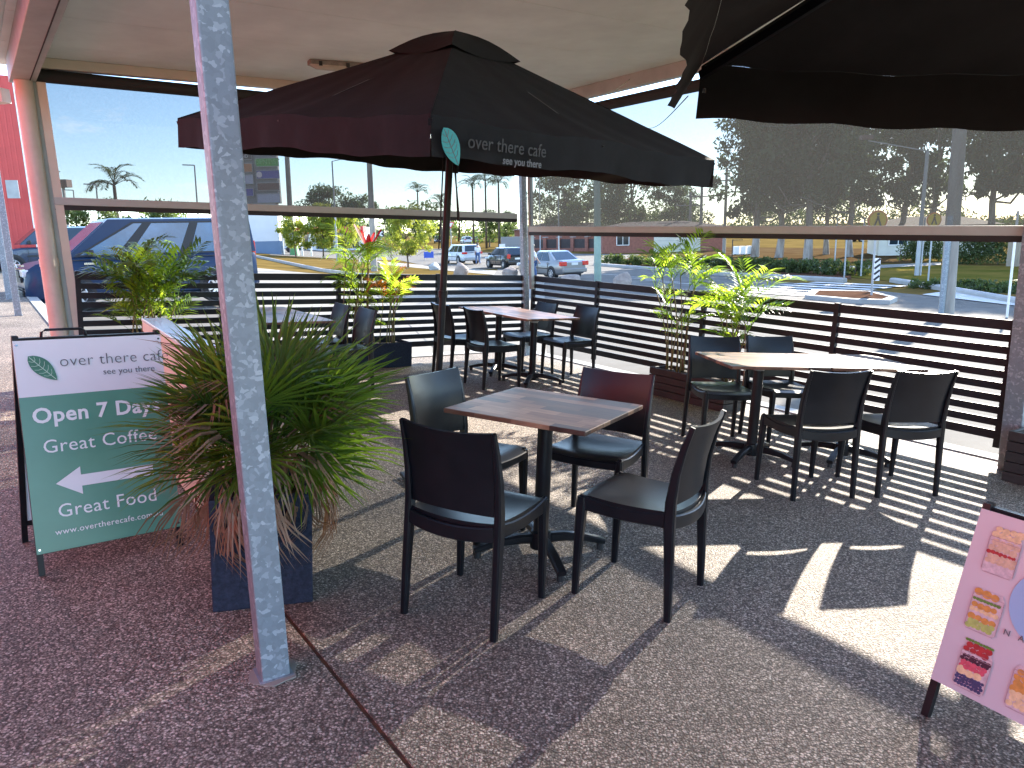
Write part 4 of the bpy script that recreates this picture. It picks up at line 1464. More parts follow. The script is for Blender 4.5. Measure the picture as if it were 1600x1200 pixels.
link('lettering', text_mesh('www.overtherecafe.com.au', .037, 'sign_lettering_white', 'CENTER', space=1.08), o, S(.0, zz(.075)))
g = MB(); g.poly([(-.2, 0, 0), (-.1, -.062, 0), (-.1, -.025, 0), (.2, -.025, 0), (.2, .025, 0), (-.1, .025, 0), (-.1, .062, 0)], (0, 0, .0015))
link('arrow', g.mesh('arrow', 'sign_white'), o, S(0, zz(.315)))
g = MB()
hp = [(-.09, .0), (-.085, .035), (-.07, .045), (.07, .045), (.085, .035), (.09, .0)]
g.tube([P(-.1 + x, .999 + z, -.012) for x, z in hp], .006, 8); g.obj('handle', 'black_powder_coat', o, True)
for sx in (-1, 1):
    for z in (.11, .98):
        g = MB(); g.cyl(P(sx * .288, z, .014), P(sx * .288, z, .017), .005, 10); g.obj('screw', 'chrome', o)

prM = fm(1.57, 2.038, -1.017)
PW, PZ0, PZ1 = .6, .12, .69
o, P, S, sl = a_frame('pink sandwich board with fruit jars at the right edge of the picture', prM, PW, PZ0, PZ1, .276)
g = MB(); g.poly([P(-PW / 2, PZ0, .006), P(PW / 2, PZ0, .006), P(PW / 2, PZ1, .006), P(-PW / 2, PZ1, .006)], P(0, 0, .014) - P(0, 0, .006)); g.obj('front_panel', 'poster_pink', o)


def disc(x, y, r_, m_, o_, M_, n=18, sy=1.0, d=.0008, nm='print'):
    g_ = MB(); g_.poly([(x + r_ * math.cos(2 * math.pi * k_ / n), y + r_ * sy * math.sin(2 * math.pi * k_ / n), 0) for k_ in range(n)], (0, 0, d))
    return link(nm, g_.mesh(nm, m_), o_, M_)


def jar(M_, layers, seed, parent):
    rng = random.Random(seed)
    w, h = .047, .135
    g_ = MB(); g_.poly([(-w, .008, 0), (-w + .008, 0, 0), (w - .008, 0, 0), (w, .008, 0), (w, h - .02, 0), (w - .01, h, 0), (-w + .01, h, 0), (-w, h - .02, 0)], (0, 0, .0006))
    j = link('jar_print', g_.mesh('jar_print', 'jar_glass_print'), parent, M_)
    g_ = MB()
    for a, b in (((-w, .008), (-w, h - .02)), ((w, .008), (w, h - .02)), ((-w, h - .03), (w, h - .03)), ((-w, h - .018), (w, h - .018)), ((-w + .006, 0), (w - .006, 0))):
        g_.bar((a[0], a[1], .004), (b[0], b[1], .004), .0014, .0006)
    g_.obj('jar_line', 'jar_line', j)
    for mname, y0, y1, r_ in layers:
        g_ = MB()
        y = y0 + r_
        row = 0
        while y < y1:
            x = -w + r_ * (1.05 if row % 2 == 0 else 1.6)
            while x < w - r_ * .7:
                rr_ = r_ * rng.uniform(.85, 1.15); jx, jy = rng.uniform(-.1, .1) * r_, rng.uniform(-.15, .15) * r_
                g_.poly([(x + jx + rr_ * math.cos(k_ * math.pi / 5), y + jy + rr_ * .9 * math.sin(k_ * math.pi / 5), .001 + .0002 * rng.random()) for k_ in range(10)], (0, 0, .0007 + .0006 * rng.random()))
                x += r_ * 1.75
            y += r_ * 1.5; row += 1
        g_.obj('fruit_print', mname, j)
    return j


u0 = -.3
jar(S(u0 + .115, PZ0 + .02), [('fruit_blue', .004, .04, .006), ('fruit_cream', .038, .058, .014), ('fruit_pink', .058, .085, .009), ('fruit_dark', .085, .11, .007), ('fruit_red', .112, .15, .011), ('fruit_green', .148, .158, .005)], 1, o)
jar(S(u0 + .1, PZ0 + .2), [('kiwi', .004, .03, .009), ('fruit_orange', .03, .06, .012), ('fruit_cream', .058, .07, .008), ('fruit_orange', .07, .095, .011), ('fruit_green', .094, .108, .006), ('fruit_orange', .108, .13, .014)], 2, o)
jar(S(u0 + .1, PZ0 + .385), [('oats', .03, .06, .01), ('fruit_red', .06, .075, .007), ('oats', .07, .115, .012), ('fruit_cream', .112, .15, .012)], 3, o)
jar(S(u0 + .27, PZ0 + .03), [('fruit_cream', .004, .05, .011), ('fruit_orange', .05, .12, .012)], 4, o)
disc(u0 + .28, PZ0 + .17, .125, 'poster_blue', o, S(0, PZ0 + .06), 40, nm='round_badge')
link('lettering', text_mesh('N A', .026, 'sign_lettering_grey', space=1.6), o, S(u0 + .165, PZ0 + .225, .006))

# ------------------------------------------------------------------ planters and palms
def planter_box(label, M_, w, d, h, m='planter_dark_timber', t_=.03, boards=0):
    o = thing('planter_box', label, 'planter', M_)
    if boards:
        for k in range(boards):
            z0 = h * k / boards; z1 = h * (k + 1) / boards - .006
            for a, b, lw_, yaw in ((0, -d / 2 + t_ / 2, w, 0), (0, d / 2 - t_ / 2, w, 0), (-w / 2 + t_ / 2, 0, d - 2 * t_ - .002, 1), (w / 2 - t_ / 2, 0, d - 2 * t_ - .002, 1)):
                g = MB(); g.box((a, b, (z0 + z1) / 2), (lw_, t_, z1 - z0), math.pi / 2 * yaw); bevel(g.obj('board', m, o), .003, 1)
    else:
        for a, b, lw_, yaw in ((0, -d / 2 + t_ / 2, w, 0), (0, d / 2 - t_ / 2, w, 0), (-w / 2 + t_ / 2, 0, d - 2 * t_ - .002, 1), (w / 2 - t_ / 2, 0, d - 2 * t_ - .002, 1)):
            g = MB(); g.box((a, b, h / 2), (lw_, t_, h), math.pi / 2 * yaw); bevel(g.obj('side_panel', m, o), .008, 2)
    g = MB(); g.grid(lambda u, v: ((u - .5) * (w - 2 * t_), (v - .5) * (d - 2 * t_), h * .9 + .012 * math.sin(19 * u + 7 * v) * math.sin(13 * v)), 12, 8)
    g.obj('soil', 'potting_soil', o, True)
    return o


def bamboo_palm(label, M_, n_cane, wid, dep, h, seed, fronds=5, lw=.016, ll=.2, mats=('palm_leaf_bright', 'palm_leaf_bright', 'palm_leaf'), low=.35, zb=.26, flen=.5, cat='palm'):
    rng = np.random.default_rng(seed)
    o = thing('bamboo_palm', label, cat, M_)
    lib = [(frond_feather(flen * rng.uniform(.85, 1.1), 9, rng.uniform(.35, .75), lw, ll, rng).mesh('frond', m_), m_) for m_ in mats for _ in range(2)]
    for c in range(n_cane):
        x = rng.uniform(-.5, .5) * wid; y = rng.uniform(-.5, .5) * dep
        hh = h * rng.uniform(.6, 1.0)
        lx, ly = rng.normal() * .1, rng.normal() * .06
        pts = [(x + lx * k_ ** 2, y + ly * k_ ** 2, zb - .02 + (hh) * k_) for k_ in np.linspace(0, 1, 7)]
        g = MB(); g.tube(pts, [.009 * (1 - .5 * k_) * rng.uniform(.8, 1.2) for k_ in np.linspace(0, 1, 7)], 6)
        g.obj('cane', rng.choice(['cane_green', 'cane_brown', 'cane_green']), o, True)
        for f_ in range(fronds):
            k_ = 1.0 if f_ < 3 else rng.uniform(low, .95)
            p_ = (x + lx * k_ ** 2, y + ly * k_ ** 2, zb - .02 + hh * k_)
            me = lib[rng.integers(len(lib))][0]
            s_ = rng.uniform(.7, 1.1) * (1 if k_ == 1 else .75)
            link('frond', me, o, aim(p_, rng.uniform(0, 2 * math.pi), rng.uniform(-.1, .75), rng.normal() * .2) @ Matrix.Scale(s_, 4))
    return o


ANF = math.atan2(DR[1], DR[0])
# road side planter
pc = np.array([1.43, 7.768]) + DR[:2] * .48 - DL[:2] * .165
planter_box('dark board planter against the road fence, beside the double table', fm(pc[0], pc[1], ANF), .98, .33, .29, boards=4)
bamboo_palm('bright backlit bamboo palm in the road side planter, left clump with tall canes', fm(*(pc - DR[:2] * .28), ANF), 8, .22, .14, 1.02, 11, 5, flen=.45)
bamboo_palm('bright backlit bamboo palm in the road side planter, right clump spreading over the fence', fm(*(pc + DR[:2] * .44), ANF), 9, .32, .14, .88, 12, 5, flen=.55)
# car park side planter
pc = np.array([-1.2, 8.95]) + DL[:2] * .5 - DR[:2] * .165
planter_box('low black planter against the car park fence, behind the red tinted chairs', fm(pc[0], pc[1], ANF + math.pi / 2), .98, .33, .29, m='planter_navy')
bamboo_palm('yellow green bamboo palm at the left of the low black planter', fm(*(pc + DL[:2] * .27), ANF + math.pi / 2), 8, .34, .16, 1.02, 21, 5)
bamboo_palm('sparse bamboo palm with orange fronds at the right of the low black planter', fm(*(pc - DL[:2] * .18), ANF + math.pi / 2), 10, .5, .18, .72, 22, 4, mats=('palm_leaf_bright', 'palm_leaf_orange', 'palm_leaf_bright'), flen=.42)
o = thing('cordyline', 'tall red and pink cordyline shoot standing in the low black planter', 'plant', fm(*(pc + DL[:2] * .02), 0))
g = MB(); g.tube([(0, 0, .25), (.01, 0, .8), (.02, 0, 1.36)], [.017, .014, .01], 8); g.obj('stem', 'cane_brown', o, True)
for k, (az, el, ln, m_) in enumerate([(rad(165), 1.0, .36, 'cordyline_pale'), (rad(10), 1.05, .3, 'cordyline_red'), (rad(185), 1.2, .26, 'cordyline_red'), (rad(40), 1.2, .24, 'cordyline_red'), (rad(100), 1.3, .2, 'cordyline_red'), (rad(-80), 1.25, .22, 'cordyline_red')]):
    g = MB(); g.grid(lambda u, v: ((v - .5) * .06 * math.sin(math.pi * (.08 + .9 * u)) ** .7, u * ln, .02 * abs(v - .5) * 2), 8, 2)
    link('leaf', g.mesh('leaf', m_), o, aim((.02, 0, 1.33), az, el))
# left planter behind the counter
pc = OC[:2] + DL[:2] * 4.8 + DR[:2] * .36
planter_box('tall dark planter at the left end of the car park fence, behind the counter', fm(pc[0], pc[1], ANF + math.pi / 2), .5, .4, .5, m='planter_dark_timber', boards=5)
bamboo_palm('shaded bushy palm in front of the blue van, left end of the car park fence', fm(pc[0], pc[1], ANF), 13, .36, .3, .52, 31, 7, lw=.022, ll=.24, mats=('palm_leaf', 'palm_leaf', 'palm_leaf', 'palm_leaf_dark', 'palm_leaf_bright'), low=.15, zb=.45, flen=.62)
# right edge planter
pc = np.array([3.72, 5.0])
planter_box('dark board planter at the right edge beside the end post', fm(pc[0], pc[1], ANF), .46, .4, .36, boards=5)
bamboo_palm('bamboo palm just outside the right edge, one leaf tip showing by the end post', fm(pc[0] + .05, pc[1], ANF), 6, .25, .2, 1.15, 41, 5)

# foreground fan palm in its tall navy planter
pl = (np.array([-1.161, 2.792]) + np.array([-.792, 2.915])) / 2
yaw = math.atan2(.123, .369)
nb = np.array([-math.sin(yaw), math.cos(yaw)])
pc = pl + nb * .19
planter_box('tall navy square planter behind the foreground steel post', fm(pc[0], pc[1], yaw), .39, .38, .47, m='planter_navy', t_=.035)
rng = np.random.default_rng(77)
fp = thing('fan_palm', 'bushy fan palm with drooping brown fronds in the navy planter', 'palm', fm(pc[0], pc[1], 0))
lib = {}
for m_, k_ in (('palm_leaf', 4), ('palm_leaf_dark', 3), ('palm_leaf_dead', 3), ('palm_leaf_tan', 3)):
    lib[m_] = []
    for _ in range(k_):
        dead = m_ in ('palm_leaf_dead', 'palm_leaf_tan')
        lib[m_].append(frond_fan(rng.uniform(.16, .27), rng.uniform(.32, .42) * (.75 if dead else 1), 10 if dead else 21, rad(60 if dead else 190), .006 if dead else .0075, rng, .8 if dead else .12).mesh('frond', m_))
for i in range(4):
    g = MB(); a = i * 1.6
    g.tube([(.05 * math.cos(a), .05 * math.sin(a), .4), (.07 * math.cos(a), .07 * math.sin(a), .55), (.08 * math.cos(a), .08 * math.sin(a), .66)], [.035, .04, .028], 8)
    g.obj('trunk', 'cane_brown', fp, True)
for i in range(112):
    az = rng.uniform(0, 2 * math.pi)
    el = rng.uniform(-.15, 1.4)
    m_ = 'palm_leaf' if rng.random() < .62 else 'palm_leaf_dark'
    if rng.random() < (.5 if math.cos(az - rad(215)) > .2 else .22):
        m_ = 'palm_leaf_dead' if rng.random() < .6 else 'palm_leaf_tan'
    ks_ = 1 - .2 * max(0, math.cos(az - rad(190))) * (1 if el < .9 else .3)
    r_ = rng.uniform(.02, .12)
    link('frond', lib[m_][rng.integers(len(lib[m_]))], fp, aim((r_ * math.cos(az), r_ * math.sin(az), .58 + .1 * rng.random()), az, el, rng.normal() * .5) @ Matrix.Scale(rng.uniform(.8, 1.12) * ks_, 4))
for i in range(46):
    az = rng.uniform(0, 2 * math.pi)
    el = rng.uniform(-1.5, -.75)
    m_ = 'palm_leaf_dead' if rng.random() < .45 else 'palm_leaf_tan'
    link('frond', lib[m_][rng.integers(len(lib[m_]))], fp, aim((.17 * math.cos(az), .17 * math.sin(az), .56 + .07 * rng.random()), az, el, rng.normal() * .8) @ Matrix.Scale(rng.uniform(.5, .85), 4))

# ------------------------------------------------------------------ service counter behind the sign
ca, cb = np.array([-2.53, 5.15]), np.array([-1.2, 3.21])
cd = (cb - ca); cl = np.linalg.norm(cd); cd /= cl
o = thing('service_counter', 'cream fronted counter with a pale metal top between the sign and the steel post', 'counter', fm(ca[0], ca[1], math.atan2(cd[1], cd[0])))
g = MB(); g.box((cl / 2, .055, .89), (cl, .15, .02)); bevel(g.obj('top', 'wet_edge', o), .003)
g = MB(); g.box((cl / 2, .0, .845), (cl, .03, .07)); g.obj('apron', 'cabinet_cream', o)
g = MB(); g.box((cl / 2 + .13, .012, .41), (cl - .26, .02, .8)); g.obj('front_panel', 'cabinet_cream', o)
for x in (.03, cl - .03):
    for y in (.105,):
        g = MB(); g.box((x, y, .44), (.04, .04, .88)); g.obj('leg', 'pole_grey', o)

# ------------------------------------------------------------------ ceiling light and line
p0, p1 = np.array([-1.82, 7.5]), np.array([-.72, 8.05])
d_ = p1 - p0; ln = np.linalg.norm(d_); yaw = math.atan2(d_[1], d_[0])
o = thing('fluorescent_light', 'dusty fluorescent batten light on the ceiling above the middle umbrella', 'light', wm(p0[0], p0[1], ZC, yaw))
g = MB(); g.box((ln / 2, 0, -.022), (ln, .11, .042)); bevel(g.obj('housing', 'fluoro_body', o), .006)
g = MB(); g.grid(lambda u, v: (.01 + (ln - .02) * u, .05 * math.cos(math.pi * v), -.043 - .042 * math.sin(math.pi * v) * (math.sin(math.pi * u) ** .08 if 0 < u < 1 else 0)), 20, 10); g.obj('diffuser', 'fluoro_diffuser', o, True)
for k in range(5):
    g = MB(); g.box((ln * (.08 + .21 * k), -.057, -.035), (.03, .012, .04)); g.obj('clip', 'black_plastic', o)
hk = RW(2.08, .09, ZC - .06)
g = MB()
pA = hk; pB = np.array([-.02, 6.0, 2.48])
pB = at_y(905, 155, 6.4)
g.tube([pA * (1 - t_) + pB * t_ - np.array([0, 0, .05 * math.sin(math.pi * t_)]) for t_ in np.linspace(0, 1, 14)], .003, 5)
tag(g.obj('guy_rope', 'rope_white', None, True), 'thin white guy rope strung from the roof beam towards the middle umbrella', 'rope')
# ------------------------------------------------------------------ vehicles outside
def heading(fx, fy):
    """yaw that turns the vehicle's nose (-y) towards (fx, fy)"""
    return math.atan2(fy, fx) + math.pi / 2


sedan = dict(L=4.36, W=1.7, H=1.43, belt=.9, cabin=(.27, .44, .68, .87), tumble=.72, axles=(.19, .79), paint='car_silver', wheel=.3,
             lower=[(0, .55, .72, .1), (.03, .68, .86, .02), (.1, .76, .96, 0), (.28, .9, 1, 0), (.6, .92, 1, 0), (.85, .98, .98, 0), (.96, .96, .9, .06), (1, .85, .8, .16)],
             panes=[(.1, .24, .46, .48), (.5, .52, .8, .86)], tailz=.8, tail=(.36, .22), platez=.78)
hatch = dict(L=3.75, W=1.62, H=1.46, belt=.93, cabin=(.22, .42, .86, .99), tumble=.75, axles=(.18, .83), paint='car_black', wheel=.3,
             lower=[(0, .58, .74, .1), (.04, .74, .9, .02), (.22, .93, 1, 0), (.7, .95, 1, 0), (.95, .95, .95, .04), (1, .85, .86, .14)],
             panes=[(.14, .3, .5, .52), (.54, .55, .82, .8)], tailz=.86, tail=(.2, .3), platez=.7)
wagon = dict(L=4.45, W=1.73, H=1.6, belt=.98, cabin=(.25, .4, .95, 1.0), tumble=.8, axles=(.19, .78), paint='car_white', wheel=.33, clear=.24,
             lower=[(0, .6, .76, .1), (.04, .82, .9, .02), (.26, .97, 1, 0), (.7, .99, 1, 0), (.96, .99, .96, .04), (1, .9, .88, .14)],
             panes=[(.1, .22, .36, .38), (.39, .4, .62, .62), (.65, .66, .92, .9)], tailz=.92, tail=(.42, .17), bumper_rear='pole_grey', platez=.82)
ute = dict(wagon, H=1.75, L=4.6, belt=1.05, paint='car_navy')
p = gp(862, 436)
hd = (-.52, .855)
v = np.array(hd)
car('silver_sedan', 'silver sedan with red tail lamps driving away beyond the corner post', wm(p[0], p[1] + 1.0, float(zg(p[0], p[1])) + .02, heading(*hd)), sedan)
p = gp(790, 420)
car('black_hatchback', 'small black hatchback on the road, just left of the corner post', wm(p[0], p[1] + 1, float(zg(p[0], p[1])) + .02, heading(-.45, .89)), hatch)
p = gp(720, 413)
car('white_wagon', 'white station wagon with roof bars seen from behind beside the umbrella pole', wm(p[0], p[1] + 1, float(zg(p[0], p[1])) + .02, heading(-.47, .88)), wagon)
for px, py, sp, lab, hx in [(684, 379, dict(ute, paint='car_navy'), 'dark four wheel drive far up the road, left of the umbrella pole', (.1, -1)),
                            (728, 381, dict(wagon, paint='car_white'), 'white car far behind the white wagon', (-.3, .95)),
                            (741, 373.5, dict(sedan, paint='car_white'), 'tiny white car at the far end of the road', (-.2, 1)),
                            (481, 384.5, dict(ute, paint='car_navy'), 'dark parked vehicle under the street trees beside the red awning', (.9, -.3)),
                            (1352, 377, dict(wagon, paint='car_white'), 'white vehicle parked far among the right hand trees', (1, .2))]:
    p = gp(px, py, 3, 190)
    car('distant_car', lab, wm(p[0], p[1], float(zg(p[0], p[1])), heading(*hx)), sp)

van = dict(van=True, L=4.95, W=1.9, H=1.97, belt=1.14, cabin=(.165, .35, .985, 1.0), tumble=.84, axles=(.185, .79), paint='van_blue', wheel=.345, glass='van_glass', spokes=10,
           lower=[(0, .66, .9, .12), (.012, .9, .95, .04), (.05, 1.02, .98, .0), (.18, 1.14, 1, 0), (.5, 1.16, 1, 0), (.97, 1.16, .99, 0), (1, 1.1, .95, .1)],
           panes=[(.055, .19, .235, .245), (.3, .305, .56, .56), (.62, .62, .93, .92)], lampz=.84, tailz=1.15, tail=(.1, .5), handles=(.42, .5), seams=(.33, .52), strip=False, clear=.2, tumble_=.86)
ph = rad(39)
fv = np.array([-math.cos(ph), -math.sin(ph)])
YA = 16.13 * math.cos(ph) + 6.3 * math.sin(ph)
A_ = np.array([-.577 * YA, YA])
c = A_ + fv * (.185 - .5) * 4.95 + np.array([-math.sin(ph), math.cos(ph)]) * .9
vz = float(zg(c[0], c[1]))
vo_ = car('blue_van', 'dark blue passenger van parked nose left behind the car park side fence', wm(c[0] + .12, c[1], vz + .1, heading(*fv)), van)
for z_, w_, h__ in ((1.0, 1.3, .03), (.92, 1.35, .03), (.7, 1.25, .1), (.52, 1.5, .035), (.44, 1.5, .035), (.36, 1.45, .035)):
    g = MB(); g.box((0, -2.49 if z_ < .8 else -2.44, z_), (w_, .05, h__)); g.obj('grille_bar', 'chrome' if z_ > .8 else 'black_plastic', vo_)
g = MB(); g.lathe([(.0, .0), (.06, .0), (.065, .012), (.05, .016)], (0, 0, 0), 16)
link('front_badge', g.mesh('front_badge', 'chrome'), vo_, Matrix.Translation((0, -2.475, .96)) @ Matrix.Rotation(math.pi / 2, 4, 'X'))
for sx in (-1, 1):
    g = MB(); g.box((sx * .956, -1.22, 1.0), (.02, .24, .045)); g.obj('wing_badge', 'chrome', vo_)
    g = MB(); g.box((sx * .955, .3, 1.08), (.014, 4.0, .02)); g.obj('body_crease', 'black_plastic', vo_)
p = gp(30, 419, 3, 34)
sx_ = p[:2] - fv * 1.3 + np.array([-math.sin(ph), math.cos(ph)]) * .9
car('navy_suv', 'dark navy four wheel drive parked beyond the nose of the blue van', wm(sx_[0], sx_[1], float(zg(sx_[0], sx_[1])), heading(*fv)), dict(ute, L=4.7, H=1.72, belt=1.08, W=1.86))

# ------------------------------------------------------------------ people
p = gp(833, 441)
person('person in a white shirt and blue jeans walking beside the corner post', wm(p[0], p[1], float(zg(p[0], p[1])), rad(-70)), .33)
p = gp(747, 414)
person('person in a white shirt with dark hair walking beyond the white wagon', wm(p[0], p[1], float(zg(p[0], p[1])), rad(20)), .25)

# ------------------------------------------------------------------ red shop building and red shopfront
def clad_wall(name, label, a, b, z0, z1, th, ribs=.19):
    o = thing(name, label, 'building', wm(a[0], a[1], z0))
    d = np.array(b[:2]) - np.array(a[:2]); ln = np.linalg.norm(d); d /= ln
    nn = np.array([d[1], -d[0]])
    g = MB(); g.poly([(0, 0, 0), (d[0] * ln, d[1] * ln, 0), (d[0] * ln - nn[0] * th, d[1] * ln - nn[1] * th, 0), (-nn[0] * th, -nn[1] * th, 0)], (0, 0, z1 - z0))
    g.obj('wall', 'red_cladding', o)
    g = MB()
    n = int(ln / ribs)
    for i in range(n):
        s_ = (i + .5) * ln / n
        c_ = np.array([d[0] * s_ + nn[0] * .012, d[1] * s_ + nn[1] * .012, (z1 - z0) / 2])
        g.box(c_, (ribs * .38, .03, z1 - z0 - .02), math.atan2(d[1], d[0]))
    q = g.obj('cladding_rib', 'red_cladding', o); q['kind'] = 'stuff'
    g = MB()
    e_ = np.array([d[0] * ln, d[1] * ln])
    g.box((e_[0] - nn[0] * th / 2, e_[1] - nn[1] * th / 2, (z1 - z0) / 2), (.1, th + .16, z1 - z0 + .1), math.atan2(d[1], d[0])); g.obj('corner_flashing', 'white_paint', o)
    return o, d, nn


a = at_y(-230, 372, 30); b = at_y(57, 372, 33)
o, d, nn = clad_wall('red_building', 'bright red corrugated building beyond the parked cars at the far left', a, b, -.4, 8.2, 6)
q = at_y(20, 296, 31.3)
g = MB(); rel = q - np.array([a[0], a[1], -.4]); g.box(rel + np.append(nn, 0) * .1, (.42, .12, .7), math.atan2(d[1], d[0])); g.obj('wall_box', 'pole_grey', o)
# the red shopfront along the walkway, left of the camera: it throws the red light on the patio
a = FW(9.2, 9.6); b = FW(-4, 9.6)
clad_wall('red_shopfront', 'long red clad shopfront along the walkway to the left of the patio', a, b, .0, 4.4, 1.0)

# walkway posts on the left with a header beam
for al in (-6.84, -10.2):
    p = FW(al, 5.54)
    oo = roof_post('walkway_post', ('galvanised walkway post standing alone at the left edge of the car park kerb' if al > -7 else 'second galvanised walkway post farther along the kerb at the left edge'), p, (.1, .1), 'galvanised_steel', ZC + .35)
p0, p1 = FW(-5.9, 5.54), FW(-11.2, 5.54)
p0[2] = p1[2] = ZC + .42
g = MB(); g.bar(p0, p1, .12, .15); tag(g.obj('header_beam', 'cream_metal'), 'pale header beam carried by the walkway posts', 'beam')
a, b = RW(-.2, 5.75, ZC - .3), RW(-2.4, 8.2, ZC - 1.1)
a = RW(-.1, 5.6, 2.78); b = RW(-1.35, 7.2, 2.72)
g = MB(); g.bar(a, b, .12, .12); tag(g.obj('bracket_arm', 'tan_tube_paint'), 'tan bracket arm branching from the top of the left column', 'beam')

# ------------------------------------------------------------------ pylon sign
pz = gp(440, 398, 3, 86)
D_ = pz[1]
pl_ = at_y(372, 398, D_); pr_ = at_y(440, 398, D_)
W_ = pr_[0] - pl_[0]
o = thing('pylon_sign', 'tall grey shopping centre pylon with stacked tenant panels beside the steel post', 'sign', wm(pl_[0], D_, pl_[2] - .1))
zpx = lambda py: at_y(410, py, D_)[2] - pl_[2] + .1
xpx = lambda px, py: at_y(px, py, D_)[0] - pl_[0]
for z0, z1, w_, m_, nm in ((0, zpx(377), W_ * 1.0, 'pylon_blue', 'base'), (zpx(377), zpx(318), xpx(433, 350), 'pylon_white', 'shaft'), (zpx(318), zpx(170), xpx(430, 250), 'pylon_grey', 'head')):
    g = MB(); g.poly([(-2.2, 0, z0), (w_, 0, z0), (w_, 1.1, z0), (-2.2, 1.1, z0)], (0, 0, z1 - z0)); g.obj(nm, m_, o)


def sign_panel(x0, y0, x1, y1, m_, txt=None, tm='pale_print', ts=.5):
    X0, X1 = xpx(x0, y0), xpx(x1, y0); Z0, Z1 = zpx(y1), zpx(y0)
    g = MB(); g.poly([(X0, -.16, Z0), (X1, -.16, Z0), (X1, -.16, Z1), (X0, -.16, Z1)], (0, .15, 0)); pn = g.obj('tenant_panel', m_, o)
    g = MB()
    for a_, b_ in (((X0, Z0), (X1, Z0)), ((X0, Z1), (X1, Z1)), ((X0, Z0), (X0, Z1)), ((X1, Z0), (X1, Z1))):
        g.bar((a_[0], -.17, a_[1]), (b_[0], -.17, b_[1]), .06, .06, (0, 1, 0))
    g.obj('panel_frame', 'pole_grey', pn)
    if txt:
        me = text_mesh(txt, (Z1 - Z0) * ts, tm, 'CENTER', depth=.02)
        link('lettering', me, pn, Matrix.Translation(((X0 + X1) / 2, -.19, Z0 + (Z1 - Z0) * .3)) @ Matrix.Rotation(math.pi / 2, 4, 'X'))
    return pn


sign_panel(372, 239.5, 394, 249, 'panel_dark', 'ND', 'pylon_white', .75)
sign_panel(380, 255, 394.5, 268.5, 'panel_orange')
sign_panel(380, 273, 396, 287, 'panel_pale')
sign_panel(383, 294, 396.5, 306, 'panel_purple')
sign_panel(400, 247.5, 435.5, 260.5, 'panel_green', 'DENTIST', 'panel_green_print', .8)
q = sign_panel(401, 266.5, 436.5, 279.5, 'panel_purple', None)
X0, Z0 = xpx(406, 272), zpx(273)
g = MB(); g.cyl((X0, -.2, Z0), (X0, -.17, Z0), .28, 20); g.obj('round_emblem', 'poster_pink', q)
sign_panel(402, 286, 437, 298, 'panel_brown')
sign_panel(402, 303, 438, 317, 'panel_pale')

# ------------------------------------------------------------------ trees
G_ = 'trees beyond the fence'
euc = [make_tree_meshes(100 + i, 15, 3.4, (4.2, 3.2, 3.4)[i], 11.5, 'leaf_eucalypt', (90, 52, 46)[i], 120, .52, 'bark_pale', .27, .27, .03 * (i - 1)) for i in range(3)]
dark = [make_tree_meshes(120 + i, 9, 1.6, 4.6, 7.5, 'leaf_eucalypt', 60, 130, .45, 'bark_dark', .24, .28) for i in range(2)]
yell = [make_tree_meshes(140 + i, 4.3, .9, 1.75, 3.4, 'leaf_yellowgreen', 60, 110, .2, 'bark_dark', .07, .26) for i in range(2)]
mid = [make_tree_meshes(160 + i, 7, 1.9, 2.6, 5.2, 'leaf_midgreen', 50, 110, .32, 'bark_dark', .16, .3) for i in range(2)]
shrub = [make_tree_meshes(180 + i, 2.2, .2, 1.4, 2.0, 'leaf_hedge', 22, 80, .14, 'bark_dark', .05, .34) for i in range(2)]


def at_base(px, py, hi=120):
    return gp(px, py, 3, hi)


for i, (px, py, s_, k, lab) in enumerate([
    (1262, 406, 1.12, 0, 'tallest pale trunked gum tree behind the right screen, left of the crossing signs'),
    (1218, 403, 1.05, 0, 'dense gum tree behind the right screen, second of the big clump'),
    (1178, 402, .9, 0, 'gum tree at the left edge of the big clump behind the right screen'),
    (1325, 402, .98, 1, 'gum tree with sky gaps beside the street light arm'),
    (1405, 399, .95, 2, 'gum tree just left of the big timber power pole'),
    (1450, 399, 1.0, 2, 'gum tree behind the big timber power pole'),
    (1545, 398, 1.1, 1, 'gum tree right of the big timber power pole'),
    (1610, 398, 1.2, 0, 'gum tree at the right edge behind the paling fence'),
    (1290, 398, .85, 2, 'slender gum tree behind the row of white boxes')]):
    p = at_base(px, py, 95)
    tree('gum_tree', lab, euc[k], p[0], p[1], G_, s_, i * 1.3)
for i, (px, py, s_, k, lab) in enumerate([
    (885, 386, 1.3, 0, 'broad dark tree behind the brick fence, right of the corner post'),
    (985, 387, 1.35, 1, 'broad dark tree behind the garage house'),
    (1055, 387, .9, 0, 'smaller dark tree right of the garage house'),
    (515, 384, 1.0, 1, 'large dark green tree beside the pylon sign'),
    (560, 383, .9, 0, 'dark green tree overlapping the large tree beside the pylon sign')]):
    p = at_base(px, py, 118)
    tree('dark_tree', lab, dark[k], p[0], p[1], G_, s_, i * 2.1)
for i, (px, py, s_, k, lab) in enumerate([
    (637, 419, 1.0, 0, 'young yellow green street tree on the verge left of the umbrella pole'),
    (505, 399, 1.2, 1, 'leafy street tree beside the light pole, in front of the red awning'),
    (540, 400, 1.1, 0, 'yellow green street tree behind the light pole'),
    (462, 394, 1.0, 1, 'yellowish street tree beside the pylon base')]):
    p = at_base(px, py, 75)
    tree('street_tree', lab, yell[k], p[0], p[1], 'street trees on the verge', s_, i * 1.7)
